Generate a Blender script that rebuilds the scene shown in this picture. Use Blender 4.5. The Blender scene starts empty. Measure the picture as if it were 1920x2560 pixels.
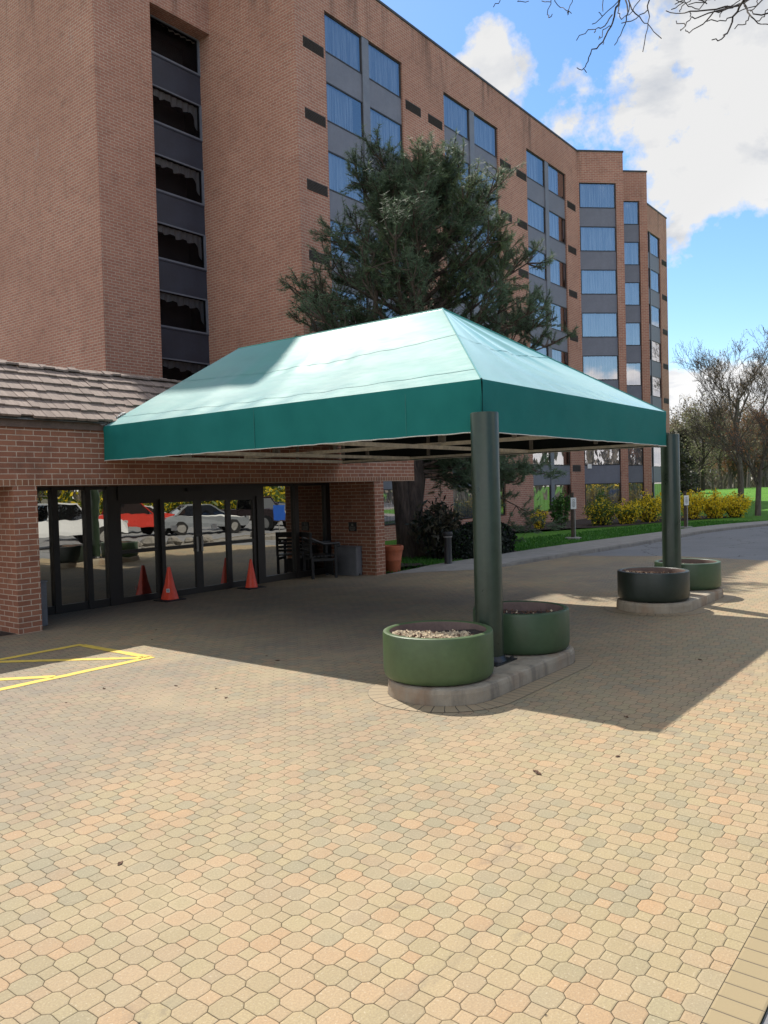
import bpy, bmesh, math, random
from math import sin, cos, pi, radians, sqrt, atan2
from mathutils import Vector, Matrix
SC = bpy.context.scene
COL = SC.collection
R = random.Random(11)

# ------------------------------------------------------------------ camera
F_PX, PITCH, ROLL, YAW, CAM_H = 1967.22, -0.02866, -0.02722, 0.66711, 2.0
def cam_axes():
    cy, sy = cos(YAW), sin(YAW)
    f = Vector((cy*cos(PITCH), sy*cos(PITCH), sin(PITCH)))
    r0 = Vector((sy, -cy, 0)); u0 = r0.cross(f)
    c, s = cos(ROLL), sin(ROLL)
    return f, c*r0 + s*u0, -s*r0 + c*u0
CF, CR, CU = cam_axes()
cam = bpy.data.cameras.new('camera'); co = bpy.data.objects.new('camera', cam); COL.objects.link(co)
cam.sensor_fit = 'HORIZONTAL'; cam.sensor_width = 36.0; cam.lens = 36.0*F_PX/1920
cam.clip_start = 0.05; cam.clip_end = 3000
m = Matrix((CR, CU, -CF)).transposed().to_4x4(); m.translation = (0, 0, CAM_H)
co.matrix_world = m
SC.camera = co
def ray(u, v):
    return CF + CR*((u-960)/F_PX) + CU*((1280-v)/F_PX)

# ------------------------------------------------------------------ node helper
class NT:
    def __init__(s, tree): s.t = tree; s.n = tree.nodes; s.l = tree.links
    def new(s, typ, **kw):
        n = s.n.new(typ)
        for k, v in kw.items(): setattr(n, k, v)
        return n
    def put(s, sock, v):
        if hasattr(v, 'is_output'): s.l.new(v, sock)
        elif v is not None:
            if sock.type == 'RGBA' and len(v) == 3: v = (*v, 1)
            sock.default_value = v
    def m(s, op, a, b=None, c=None, clamp=False):
        n = s.new('ShaderNodeMath', operation=op, use_clamp=clamp)
        s.put(n.inputs[0], a)
        if b is not None: s.put(n.inputs[1], b)
        if c is not None: s.put(n.inputs[2], c)
        return n.outputs[0]
    def vm(s, op, a, b=None):
        n = s.new('ShaderNodeVectorMath', operation=op)
        s.put(n.inputs[0], a)
        if b is not None: s.put(n.inputs[1], b)
        return n.outputs['Value'] if op in ('DOT_PRODUCT', 'LENGTH') else n.outputs[0]
    def mix(s, f, a, b, mode='MIX'):
        n = s.new('ShaderNodeMix', data_type='RGBA', blend_type=mode)
        s.put(n.inputs[0], f); s.put(n.inputs[6], a); s.put(n.inputs[7], b)
        return n.outputs[2]
    def ramp(s, x, lo, hi, a=0.0, b=1.0):
        n = s.new('ShaderNodeMapRange'); n.clamp = True
        s.put(n.inputs[0], x)
        for i, v in zip((1, 2, 3, 4), (lo, hi, a, b)): n.inputs[i].default_value = v
        return n.outputs[0]
    def noise(s, vec, scale, detail=3, rough=.55, dist=0, col=False):
        n = s.new('ShaderNodeTexNoise'); n.inputs['Scale'].default_value = scale
        n.inputs['Detail'].default_value = detail; n.inputs['Roughness'].default_value = rough
        n.inputs['Distortion'].default_value = dist
        if vec is not None: s.put(n.inputs['Vector'], vec)
        return n.outputs[1 if col else 0]
    def white(s, vec, col=False):
        n = s.new('ShaderNodeTexWhiteNoise', noise_dimensions='3D'); s.put(n.inputs['Vector'], vec)
        return n.outputs[1 if col else 0]
    def xyz(s, x, y, z=0.0):
        n = s.new('ShaderNodeCombineXYZ')
        for i, v in enumerate((x, y, z)): s.put(n.inputs[i], v)
        return n.outputs[0]
    def sep(s, v):
        n = s.new('ShaderNodeSeparateXYZ'); s.put(n.inputs[0], v); return n.outputs
    def bump(s, h, strength=.5, dist=.01):
        n = s.new('ShaderNodeBump'); n.inputs['Strength'].default_value = strength
        n.inputs['Distance'].default_value = dist; s.put(n.inputs['Height'], h); return n.outputs[0]
    def pos(s): return s.new('ShaderNodeNewGeometry').outputs['Position']
    def uv(s): return s.new('ShaderNodeTexCoord').outputs['UV']
    def obj(s): return s.new('ShaderNodeTexCoord').outputs['Object']

MATS = {}
def mat(name, fn=None, **p):
    if name in MATS: return MATS[name]
    mt = bpy.data.materials.new(name); mt.use_nodes = True
    t = NT(mt.node_tree); b = t.n['Principled BSDF']
    MATS[name] = mt
    for k, v in p.items():
        t.put(b.inputs[{'rough': 'Roughness', 'color': 'Base Color', 'metal': 'Metallic', 'spec': 'Specular IOR Level',
                        'coat': 'Coat Weight', 'sheen': 'Sheen Weight'}[k]], v)
    if fn: fn(t, b, mt)
    return mt
def plain(name, c, rough=.6, var=.25, scale=8, bump=.0, metal=0, spec=.5):
    """base colour with mottled wear"""
    def fn(t, b, mt):
        n = t.noise(t.obj(), scale, 5, .6)
        n2 = t.noise(t.obj(), scale*7, 3, .6)
        k = t.m('ADD', t.m('MULTIPLY', n, .7), t.m('MULTIPLY', n2, .3))
        t.put(b.inputs['Base Color'], t.mix(t.ramp(k, .35, .65), tuple(x*(1-var) for x in c), tuple(min(1, x*(1+var)) for x in c)))
        t.put(b.inputs['Roughness'], t.ramp(n, .3, .7, max(.05, rough-.08), min(1, rough+.08)))
        if bump: t.put(b.inputs['Normal'], t.bump(n2, .6, bump))
    return mat(name, fn, metal=metal, spec=spec)

# ------------------------------------------------------------------ materials
SUN = Vector((.32, .69, 1.0)).normalized()

def paver_fn(t, b, mt):
    P = t.pos(); s = t.sep(P); T = .196
    x, y = t.m('SUBTRACT', s[0], 3.323), t.m('SUBTRACT', s[1], 1.211)
    wob = t.noise(P, 9, 2); 
    x = t.m('ADD', x, t.m('MULTIPLY', t.m('SUBTRACT', wob, .5), .012))
    y = t.m('ADD', y, t.m('MULTIPLY', t.m('SUBTRACT', t.noise(t.vm('ADD', P, (5, 9, 0)), 9, 2), .5), .012))
    u = t.m('DIVIDE', t.m('ADD', x, y), T); v = t.m('DIVIDE', t.m('SUBTRACT', x, y), T)
    iu, iv = t.m('ROUND', u), t.m('ROUND', v)
    du, dv = t.m('SUBTRACT', u, iu), t.m('SUBTRACT', v, iv)
    lx = t.m('MULTIPLY', t.m('ADD', du, dv), T/2); ly = t.m('MULTIPLY', t.m('SUBTRACT', du, dv), T/2)
    mx = t.m('MAXIMUM', t.m('ABSOLUTE', lx), t.m('ABSOLUTE', ly))
    octd = t.m('SUBTRACT', .0605, mx)                                   # >0 in the octagon
    isoct = t.m('GREATER_THAN', octd, 0.0)
    diag = t.m('MULTIPLY', t.m('SUBTRACT', .5, t.m('MAXIMUM', t.m('ABSOLUTE', du), t.m('ABSOLUTE', dv))), T/1.4142)
    dj = t.m('MINIMUM', t.m('ABSOLUTE', octd), t.m('ADD', diag, t.m('MULTIPLY', t.m('SUBTRACT', 1.0, isoct), 1.0)))
    idv = t.xyz(t.m('ADD', t.m('MULTIPLY', isoct, iu), t.m('MULTIPLY', t.m('SUBTRACT', 1, isoct), t.m('ADD', t.m('FLOOR', u), 71.3))),
                t.m('ADD', t.m('MULTIPLY', isoct, iv), t.m('MULTIPLY', t.m('SUBTRACT', 1, isoct), t.m('ADD', t.m('FLOOR', v), 13.7))), 0)
    rnd = t.white(idv); rnd2 = t.white(t.vm('ADD', idv, (3.3, 1.7, 9)))
    jw = t.m('ADD', .0010, t.m('MULTIPLY', t.noise(P, 7, 4, .7), .0042))
    joint = t.m('SUBTRACT', 1.0, t.m('SMOOTH_MIN', t.m('DIVIDE', dj, jw), 1.0, .3), clamp=True)
    big = t.noise(P, .55, 4, .6); mid = t.noise(P, 2.3, 3, .6); fine = t.noise(P, 105, 3, .8); sp = t.noise(P, 80, 2, .6)
    pk = t.noise(t.vm('ADD', P, (17, 3, 0)), .8, 4, .62)
    c = t.mix(t.ramp(t.m('ADD', rnd, t.m('MULTIPLY', t.m('SUBTRACT', pk, .5), 1.6)), .15, .85), (.365, .298, .168), (.42, .305, .18))
    c = t.mix(t.m('MULTIPLY', t.ramp(t.m('ADD', rnd2, t.m('MULTIPLY', t.m('SUBTRACT', big, .5), 2.0)), .52, 1.0), .62), c, (.262, .25, .172))
    c = t.mix(t.m('MULTIPLY', t.ramp(t.m('ADD', rnd, t.m('MULTIPLY', mid, .7)), 1.08, 1.42), .6), c, (.44, .265, .135))
    c = t.mix(t.ramp(t.white(t.vm('ADD', idv, (8, 2, 5))), .0, 1.0, 0, .22), c, (.20, .16, .105))
    c = t.mix(t.ramp(fine, .36, .62), t.mix(.42, c, (.17, .125, .085)), c)
    c = t.mix(t.ramp(sp, .60, .72, 0, .5), c, (.52, .45, .33))
    # dark stains and scuffs
    st = t.m('MULTIPLY', t.ramp(t.noise(t.vm('MULTIPLY', P, (1, 1.6, 1)), 1.9, 6, .62, .6), .63, .74), .5)
    c = t.mix(st, c, (.13, .11, .09))
    ty = t.m('MULTIPLY', t.ramp(t.noise(t.vm('MULTIPLY', P, (.16, 1.5, 1)), 1.0, 4, .6, .5), .56, .70), .26)
    c = t.mix(ty, c, (.15, .125, .10))
    oil = t.ramp(t.noise(t.vm('ADD', P, (31, 7, 0)), 3.3, 3, .5), .70, .78, 0, .55)
    c = t.mix(oil, c, (.09, .08, .07))
    # shade tone painted in patches, deepening from the canopy towards the door
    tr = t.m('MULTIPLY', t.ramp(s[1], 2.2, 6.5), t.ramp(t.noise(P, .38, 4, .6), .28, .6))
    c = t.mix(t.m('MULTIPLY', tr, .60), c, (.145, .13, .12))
    chip = t.m('MULTIPLY', t.ramp(t.noise(t.vm('ADD', P, (3, 11, 0)), 21, 3, .6), .67, .72), t.ramp(dj, .004, .016, 1, 0))
    c = t.mix(t.m('MULTIPLY', chip, t.ramp(t.noise(P, .9, 3), .42, .58, .15, .95)), c, (.03, .027, .022))
    sand = t.m('MULTIPLY', t.ramp(t.noise(t.vm('ADD', P, (41, 1, 0)), 1.3, 5, .65), .5, .7), t.ramp(dj, .0, .03, .5, .08))
    c = t.mix(sand, c, (.43, .34, .215))
    c = t.mix(joint, c, t.mix(t.ramp(t.noise(P, 3.1, 5, .7), .34, .56), (.075, .058, .033), (.016, .015, .012)))
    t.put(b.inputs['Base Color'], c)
    b.inputs['Roughness'].default_value = .78
    t.put(b.inputs['Specular IOR Level'], t.m('MULTIPLY', t.m('SUBTRACT', 1.0, joint), .28))
    hgt = t.m('ADD', t.m('SMOOTH_MIN', t.m('MULTIPLY', dj, 130), 1.0, .6), t.m('ADD', t.m('MULTIPLY', fine, .16), t.m('MULTIPLY', rnd2, .22)))
    t.put(b.inputs['Normal'], t.bump(hgt, .6, .0045))
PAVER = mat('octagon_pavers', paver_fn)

def border_fn(t, b, mt):
    P = t.pos(); s = t.sep(P)
    k = t.m('DIVIDE', s[0], .098); fr = t.m('FRACT', k); i = t.m('FLOOR', k)
    d = t.m('MULTIPLY', t.m('MINIMUM', fr, t.m('SUBTRACT', 1, fr)), .098)
    edge = t.m('MINIMUM', t.m('SUBTRACT', .885, s[1]), t.m('SUBTRACT', s[1], .71))
    d = t.m('MINIMUM', d, edge)
    j = t.ramp(d, .001, .004, 1, 0)
    rnd = t.white(t.xyz(i, 3, 1)); fine = t.noise(P, 260, 2, .7)
    c = t.mix(rnd, (.285, .232, .125), (.32, .25, .135))
    c = t.mix(t.m('MULTIPLY', t.ramp(fine, .35, .75), .6), t.mix(.3, c, (.2, .15, .1)), c)
    c = t.mix(j, c, (.07, .055, .04))
    t.put(b.inputs['Base Color'], c); b.inputs['Roughness'].default_value = .85
    t.put(b.inputs['Normal'], t.bump(t.m('MINIMUM', t.m('MULTIPLY', d, 90), 1), .6, .006))
BORDER = mat('soldier_course_pavers', border_fn)

def asphalt_fn(t, b, mt):
    P = t.pos(); n = t.noise(P, 180, 2, .7); g = t.noise(P, .7, 5, .6)
    c = t.mix(t.ramp(g, .3, .7), (.20, .203, .212), (.25, .25, .255))
    c = t.mix(t.ramp(n, .35, .7), t.mix(.4, c, (.05, .05, .05)), c)
    vor = t.new('ShaderNodeTexVoronoi', feature='DISTANCE_TO_EDGE'); vor.inputs['Scale'].default_value = .28
    t.put(vor.inputs['Vector'], t.vm('ADD', P, t.vm('MULTIPLY', t.noise(P, 1.2, 4, .6, col=True), (1.3, 1.3, 0))))
    crack = t.ramp(vor.outputs['Distance'], .002, .008, .75, 0)
    c = t.mix(crack, c, (.035, .033, .03))
    t.put(b.inputs['Base Color'], c); b.inputs['Roughness'].default_value = .85
    t.put(b.inputs['Normal'], t.bump(n, .5, .006))
ASPHALT = mat('worn_asphalt', asphalt_fn)

def concrete(name, c, stain=.35, scale=3., rust=0.):
    def fn(t, b, mt):
        P = t.pos(); n = t.noise(P, scale, 6, .65); f = t.noise(P, 150, 2, .7); k = t.noise(t.vm('MULTIPLY', P, (7, 7, 1.2)), 1.0, 5, .6)
        col = t.mix(t.ramp(n, .3, .7), tuple(x*.78 for x in c), tuple(x*1.12 for x in c))
        col = t.mix(t.m('MULTIPLY', t.ramp(k, .52, .68), stain), col, (.07, .06, .05))
        if rust: col = t.mix(t.m('MULTIPLY', t.ramp(t.noise(t.vm('MULTIPLY', P, (2.2, 2.2, .9)), 1.0, 4, .6), .48, .66), rust), col, (.30, .17, .085))
        col = t.mix(t.m('MULTIPLY', t.ramp(f, .3, .7), .45), t.mix(.35, col, (.1, .09, .08)), col)
        t.put(b.inputs['Base Color'], col); b.inputs['Roughness'].default_value = .88
        t.put(b.inputs['Normal'], t.bump(t.m('ADD', f, n), .5, .006))
    return mat(name, fn)
SIDEWALK = concrete('sidewalk_concrete', (.36, .34, .31), .12)
KERB = concrete('old_kerb_concrete', (.27, .25, .22), .5)
ISLAND = concrete('stained_island_concrete', (.42, .36, .27), .45, 4, .75)

def brick_mat(name, bw, rh, c1, c2, mortar, streak_top=None, msize=.0085, dirt=.25, bias=0):
    def fn(t, b, mt):
        uv = t.uv(); P = t.pos()
        br = t.new('ShaderNodeTexBrick', offset=.5, squash=1)
        wob = t.vm('MULTIPLY', t.vm('SUBTRACT', t.noise(P, 14, 2, col=True), (.5, .5, .5)), (.006, .006, 0))
        t.put(br.inputs['Vector'], t.vm('ADD', uv, wob))
        for k, v in (('Scale', 1), ('Brick Width', bw), ('Row Height', rh), ('Mortar Size', msize), ('Mortar Smooth', .15), ('Bias', bias)):
            br.inputs[k].default_value = v
        t.put(br.inputs['Color1'], c1); t.put(br.inputs['Color2'], c2); t.put(br.inputs['Mortar'], mortar)
        c = br.outputs['Color']
        big = t.noise(P, .35, 5, .6); fine = t.noise(P, 60, 3, .6); mid = t.noise(P, 2.2, 5, .62)
        c = t.mix(t.ramp(big, .3, .72, .0, .5), c, tuple(x*.55 for x in c1))
        c = t.mix(t.m('MULTIPLY', t.ramp(fine, .3, .7), .35), c, tuple(x*.6 for x in c2))
        c = t.mix(t.m('MULTIPLY', t.ramp(mid, .52, .75), dirt), c, (.055, .04, .035))
        if streak_top is not None:
            z = t.sep(P)[2]
            stn = t.noise(t.vm('MULTIPLY', P, (.9, .9, .12)), 1.0, 5, .7)
            msk = t.m('MULTIPLY', t.ramp(stn, .52, .66), t.ramp(z, streak_top[0], streak_top[1]))
            c = t.mix(t.m('MULTIPLY', msk, .72), c, (.045, .035, .03))
            eff = t.m('MULTIPLY', t.ramp(t.noise(t.vm('MULTIPLY', P, (2, 2, .5)), 1.3, 5, .7), .62, .72), .22)
            c = t.mix(eff, c, (.5, .42, .36))
        t.put(b.inputs['Base Color'], c); b.inputs['Roughness'].default_value = .86
        b.inputs['Specular IOR Level'].default_value = .25
        t.put(b.inputs['Normal'], t.bump(t.m('ADD', t.m('MULTIPLY', br.outputs['Fac'], -1.0), t.m('MULTIPLY', fine, .5)), .6, .006))
    return mat(name, fn)
BRICK_T = brick_mat('tower_brick', .30, .10, (.48, .228, .155), (.39, .178, .124), (.60, .49, .38), (18.2, 21.2), .0105)
BRICK_E = brick_mat('portico_brick', .27, .082, (.42, .185, .11), (.31, .128, .08), (.70, .57, .44), (2.6, 3.3), .0075, .45)
BRICK_S = brick_mat('soldier_brick', .094, .30, (.37, .175, .095), (.28, .12, .07), (.70, .56, .42), None, .007, .35)

FRAME = plain('bronze_frame', (.018, .016, .015), .45, .2, 6)
FRAME_G = plain('grey_mullion', (.15, .16, .185), .5, .15, 3)
DARKMETAL = plain('dark_coping', (.035, .035, .033), .5, .2, 3)
SPANDREL = plain('grey_spandrel', (.145, .150, .178), .55, .16, 1.2)
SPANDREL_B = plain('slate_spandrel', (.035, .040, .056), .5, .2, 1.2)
VENT = plain('louvre_metal', (.045, .034, .030), .6, .2, 4)
DARKROOM = plain('dark_interior', (.012, .011, .012), .9, .2, 2)

def glass_mat(name, base, tint=(.8, .86, .95), wav=.0, through=True, tr=(.75, .8, .85)):
    def fn(t, b, mt):
        out = t.n['Material Output']
        lw = t.new('ShaderNodeFresnel'); lw.inputs['IOR'].default_value = 1.5
        fac = t.m('ADD', base, t.m('MULTIPLY', lw.outputs[0], 1.0-base), clamp=True)
        g = t.new('ShaderNodeBsdfGlossy'); g.inputs['Roughness'].default_value = .0; t.put(g.inputs['Color'], tint)
        if wav: t.put(g.inputs['Normal'], t.bump(t.noise(t.pos(), 1.6, 2), wav, .05))
        if through:
            o = t.new('ShaderNodeBsdfTransparent'); t.put(o.inputs['Color'], tr)
        else:
            o = t.new('ShaderNodeBsdfDiffuse'); t.put(o.inputs['Color'], (.008, .008, .009))
        mx = t.new('ShaderNodeMixShader'); t.put(mx.inputs[0], fac)
        t.l.new(o.outputs[0], mx.inputs[1]); t.l.new(g.outputs[0], mx.inputs[2]); t.l.new(mx.outputs[0], out.inputs[0])
        t.n.remove(b)
    return mat(name, fn)
GLASS_W = glass_mat('window_glass', .34, (.90, .86, .86))
GLASS_D = glass_mat('dim_window_glass', .0, (.35, .42, .55), 0, True, (.8, .8, .82))
GLASS_DOOR = glass_mat('entrance_glass', .48, (.90, .88, .80), .026, False)
CARGLASS = glass_mat('car_glass', .2, (.8, .85, .9), 0, False)

def curtain_fn(c):
    def fn(t, b, mt):
        uv = t.sep(t.uv())
        n = t.noise(t.xyz(t.m('MULTIPLY', uv[0], 14), t.m('MULTIPLY', uv[1], .5), t.new('ShaderNodeObjectInfo').outputs['Random']), 1.0, 3, .6)
        t.put(b.inputs['Base Color'], t.mix(t.ramp(n, .38, .62), tuple(x*.42 for x in c), c)); b.inputs['Roughness'].default_value = .9
        t.put(b.inputs['Normal'], t.bump(n, .8, .05))
    return fn
CURTAIN = mat('pale_curtain', curtain_fn((.58, .57, .56)))
CURTAIN_T = mat('tan_curtain', curtain_fn((.50, .44, .39)))

def canopy_fn(t, b, mt):
    P = t.pos(); n = t.noise(P, 1.2, 5, .6); f = t.noise(t.vm('MULTIPLY', P, (14, 3, 14)), 1.0, 4, .65); w = t.noise(P, 420, 1)
    c = t.mix(t.ramp(n, .3, .7), (.009, .205, .165), (.018, .27, .215))
    c = t.mix(t.ramp(f, .5, .75, 0, .12), c, (.06, .33, .28))
    t.put(b.inputs['Base Color'], c)
    t.put(b.inputs['Roughness'], t.ramp(f, .35, .65, .60, .68))
    b.inputs['Specular IOR Level'].default_value = .4; b.inputs['Coat Weight'].default_value = .9; b.inputs['Coat Roughness'].default_value = .22; b.inputs['Sheen Weight'].default_value = 1.0; b.inputs['Sheen Roughness'].default_value = .30; b.inputs['Sheen Tint'].default_value = (.60, .86, 1, 1)
    t.put(b.inputs['Normal'], t.bump(t.m('ADD', t.m('MULTIPLY', n, 1.1), t.m('ADD', t.m('MULTIPLY', f, .10), t.m('MULTIPLY', w, .02))), .3, .03))
CANOPY = mat('teal_canopy_fabric', canopy_fn)
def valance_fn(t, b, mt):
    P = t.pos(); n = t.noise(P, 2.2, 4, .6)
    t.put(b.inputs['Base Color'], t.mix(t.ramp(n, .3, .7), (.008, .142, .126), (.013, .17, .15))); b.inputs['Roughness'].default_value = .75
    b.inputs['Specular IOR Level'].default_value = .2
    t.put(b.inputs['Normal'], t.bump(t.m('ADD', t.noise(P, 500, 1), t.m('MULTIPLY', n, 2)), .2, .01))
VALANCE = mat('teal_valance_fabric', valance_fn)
LINING = plain('black_canopy_lining', (.006, .012, .011), .9, .2, 3)
SEAM = plain('canopy_seam', (.012, .15, .13), .6, .2, 4)
HEM = plain('white_hem_cord', (.62, .60, .55), .8, .2, 12)
RAIL = plain('cream_frame_rail', (.76, .71, .60), .55, .22, 9)
RAIL_D = plain('grey_frame_rail', (.20, .185, .16), .55, .25, 9)
POSTM = plain('dark_green_post', (.025, .042, .026), .34, .25, 2.5)
PLANTER = plain('green_planter_paint', (.070, .112, .046), .42, .16, 2.5, .002)
PLANTER_IN = plain('planter_inside', (.15, .10, .085), .85, .25, 6)
SOIL = plain('potting_soil', (.030, .021, .016), .95, .5, 30, .02)
CHIP = plain('bark_chips', (.46, .37, .25), .9, .55, 25)
CHIP_D = plain('dead_leaves', (.10, .05, .028), .9, .5, 25)
CONE = plain('orange_cone_plastic', (.88, .085, .04), .45, .12, 6)
CONE_D = plain('black_rubber', (.014, .014, .014), .7, .3, 12)
WHITE = plain('white_sign_paint', (.72, .72, .70), .5, .06, 9)
BLACKINK = plain('black_ink', (.02, .02, .022), .6, .1, 9)
GREYBIN = plain('grey_bin_plastic', (.17, .175, .19), .55, .18, 5)
TERRA = plain('terracotta', (.44, .125, .055), .75, .2, 6, .003)
BOLLARD = plain('black_bollard_metal', (.018, .019, .022), .42, .25, 6)
LENS = plain('bollard_lens', (.45, .44, .42), .3, .1, 6)
WOODPOST = plain('brown_sign_post', (.075, .052, .038), .8, .3, 9)
STEEL = plain('galvanised_post', (.32, .31, .29), .5, .2, 8)
BLUE = plain('blue_sign_paint', (.02, .12, .55), .5, .06, 6)
YELLOWP = plain('worn_yellow_paint', (.62, .44, .075), .8, .18, 10)
FLASH = plain('white_flashing', (.66, .66, .64), .7, .15, 15)
MULCH = plain('planting_bed_mulch', (.052, .036, .027), .95, .5, 14, .03)

def shake_fn(t, b, mt):
    P = t.pos(); n = t.noise(t.vm('MULTIPLY', P, (26, 3, 3)), 1.0, 4, .65)
    rnd = t.white(t.vm('FLOOR', t.vm('MULTIPLY', t.uv(), (1, 1, 1))))
    c = t.mix(t.ramp(n, .3, .7), (.165, .118, .095), (.32, .24, .195))
    c = t.mix(t.m('MULTIPLY', rnd, .5), c, (.15, .105, .085))
    t.put(b.inputs['Base Color'], c); b.inputs['Roughness'].default_value = .85
    t.put(b.inputs['Normal'], t.bump(n, .5, .01))
SHAKE = mat('cedar_shakes', shake_fn)
FASCIA = plain('brown_fascia_board', (.13, .085, .065), .75, .3, 5)
ROOFING = plain('flat_roof_gravel', (.22, .21, .19), .95, .3, 20)

def lawn_fn(t, b, mt):
    P = t.pos(); n = t.noise(P, .5, 5, .65); f = t.noise(P, 45, 3, .7); f2 = t.noise(t.vm('MULTIPLY', P, (1, 1, 1)), 8, 4, .7)
    c = t.mix(t.ramp(n, .3, .7), (.085, .225, .026), (.135, .315, .038))
    c = t.mix(t.ramp(f, .3, .7), t.mix(.5, c, (.02, .055, .012)), c)
    c = t.mix(t.ramp(f2, .55, .8, 0, .4), c, (.12, .17, .04))
    t.put(b.inputs['Base Color'], c); b.inputs['Roughness'].default_value = .9; b.inputs['Specular IOR Level'].default_value = .15
    t.put(b.inputs['Normal'], t.bump(t.m('ADD', f, f2), .7, .05))
LAWN = mat('spring_lawn', lawn_fn)

def leaf(name, c, var=.4, transl=.35, rough=.55, spec=.4):
    def fn(t, b, mt):
        out = t.n['Material Output']
        n = t.noise(t.pos(), 1.7, 3, .6); n2 = t.noise(t.pos(), 14, 2, .6)
        k = t.m('ADD', t.m('MULTIPLY', n, .5), t.m('MULTIPLY', n2, .5))
        col = t.mix(t.ramp(k, .35, .65), tuple(x*(1-var) for x in c), tuple(x*(1+var) for x in c))
        t.put(b.inputs['Base Color'], col); b.inputs['Roughness'].default_value = rough; b.inputs['Specular IOR Level'].default_value = spec
        if transl:
            tr = t.new('ShaderNodeBsdfTranslucent'); t.put(tr.inputs['Color'], t.mix(.5, col, tuple(min(1, x*1.6) for x in c)))
            mx = t.new('ShaderNodeMixShader'); mx.inputs[0].default_value = transl
            t.l.new(b.outputs[0], mx.inputs[1]); t.l.new(tr.outputs[0], mx.inputs[2]); t.l.new(mx.outputs[0], out.inputs[0])
    return mat(name, fn)
NEEDLE = leaf('pine_needles', (.135, .190, .112), .35, .5, .6, .3)
NEEDLE_LIT = leaf('sunlit_pine_tips', (.17, .22, .10), .3, .4, .65, .25)  # needle green lightened, sunlight on the tips put into the colour
HEDGEL = leaf('dark_hedge_leaf', (.014, .022, .014), .4, .15)
FORS = leaf('forsythia_flowers', (.80, .58, .03), .25, .3)
FORSG = leaf('forsythia_leaves', (.10, .15, .03), .35, .35)
GREENL = leaf('fresh_green_leaf', (.055, .13, .025), .35, .4)
BROWNL = leaf('dry_brown_leaf', (.085, .075, .045), .45, .3)
BUD = leaf('tree_buds', (.24, .18, .11), .35, .3)
BUDG = leaf('olive_buds', (.20, .195, .10), .35, .3)
BUDR = leaf('rusty_buds', (.30, .14, .065), .3, .3)
FARL = leaf('far_wood_twigs', (.17, .145, .11), .45, .2)
CONIF = leaf('dark_conifer', (.055, .055, .035), .4, .2)

def bark_fn(c):
    def fn(t, b, mt):
        P = t.pos(); n = t.noise(t.vm('MULTIPLY', P, (9, 9, 1.8)), 1.0, 6, .65, .8)
        t.put(b.inputs['Base Color'], t.mix(t.ramp(n, .35, .68), tuple(x*.45 for x in c), tuple(x*1.25 for x in c))); b.inputs['Roughness'].default_value = .92
        t.put(b.inputs['Normal'], t.bump(n, .9, .05))
    return fn
BARK = mat('pine_bark', bark_fn((.12, .085, .065)))
BARK2 = mat('grey_bark', bark_fn((.13, .108, .088)))
TWIG = mat('dark_twig', bark_fn((.045, .032, .027)))

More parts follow.
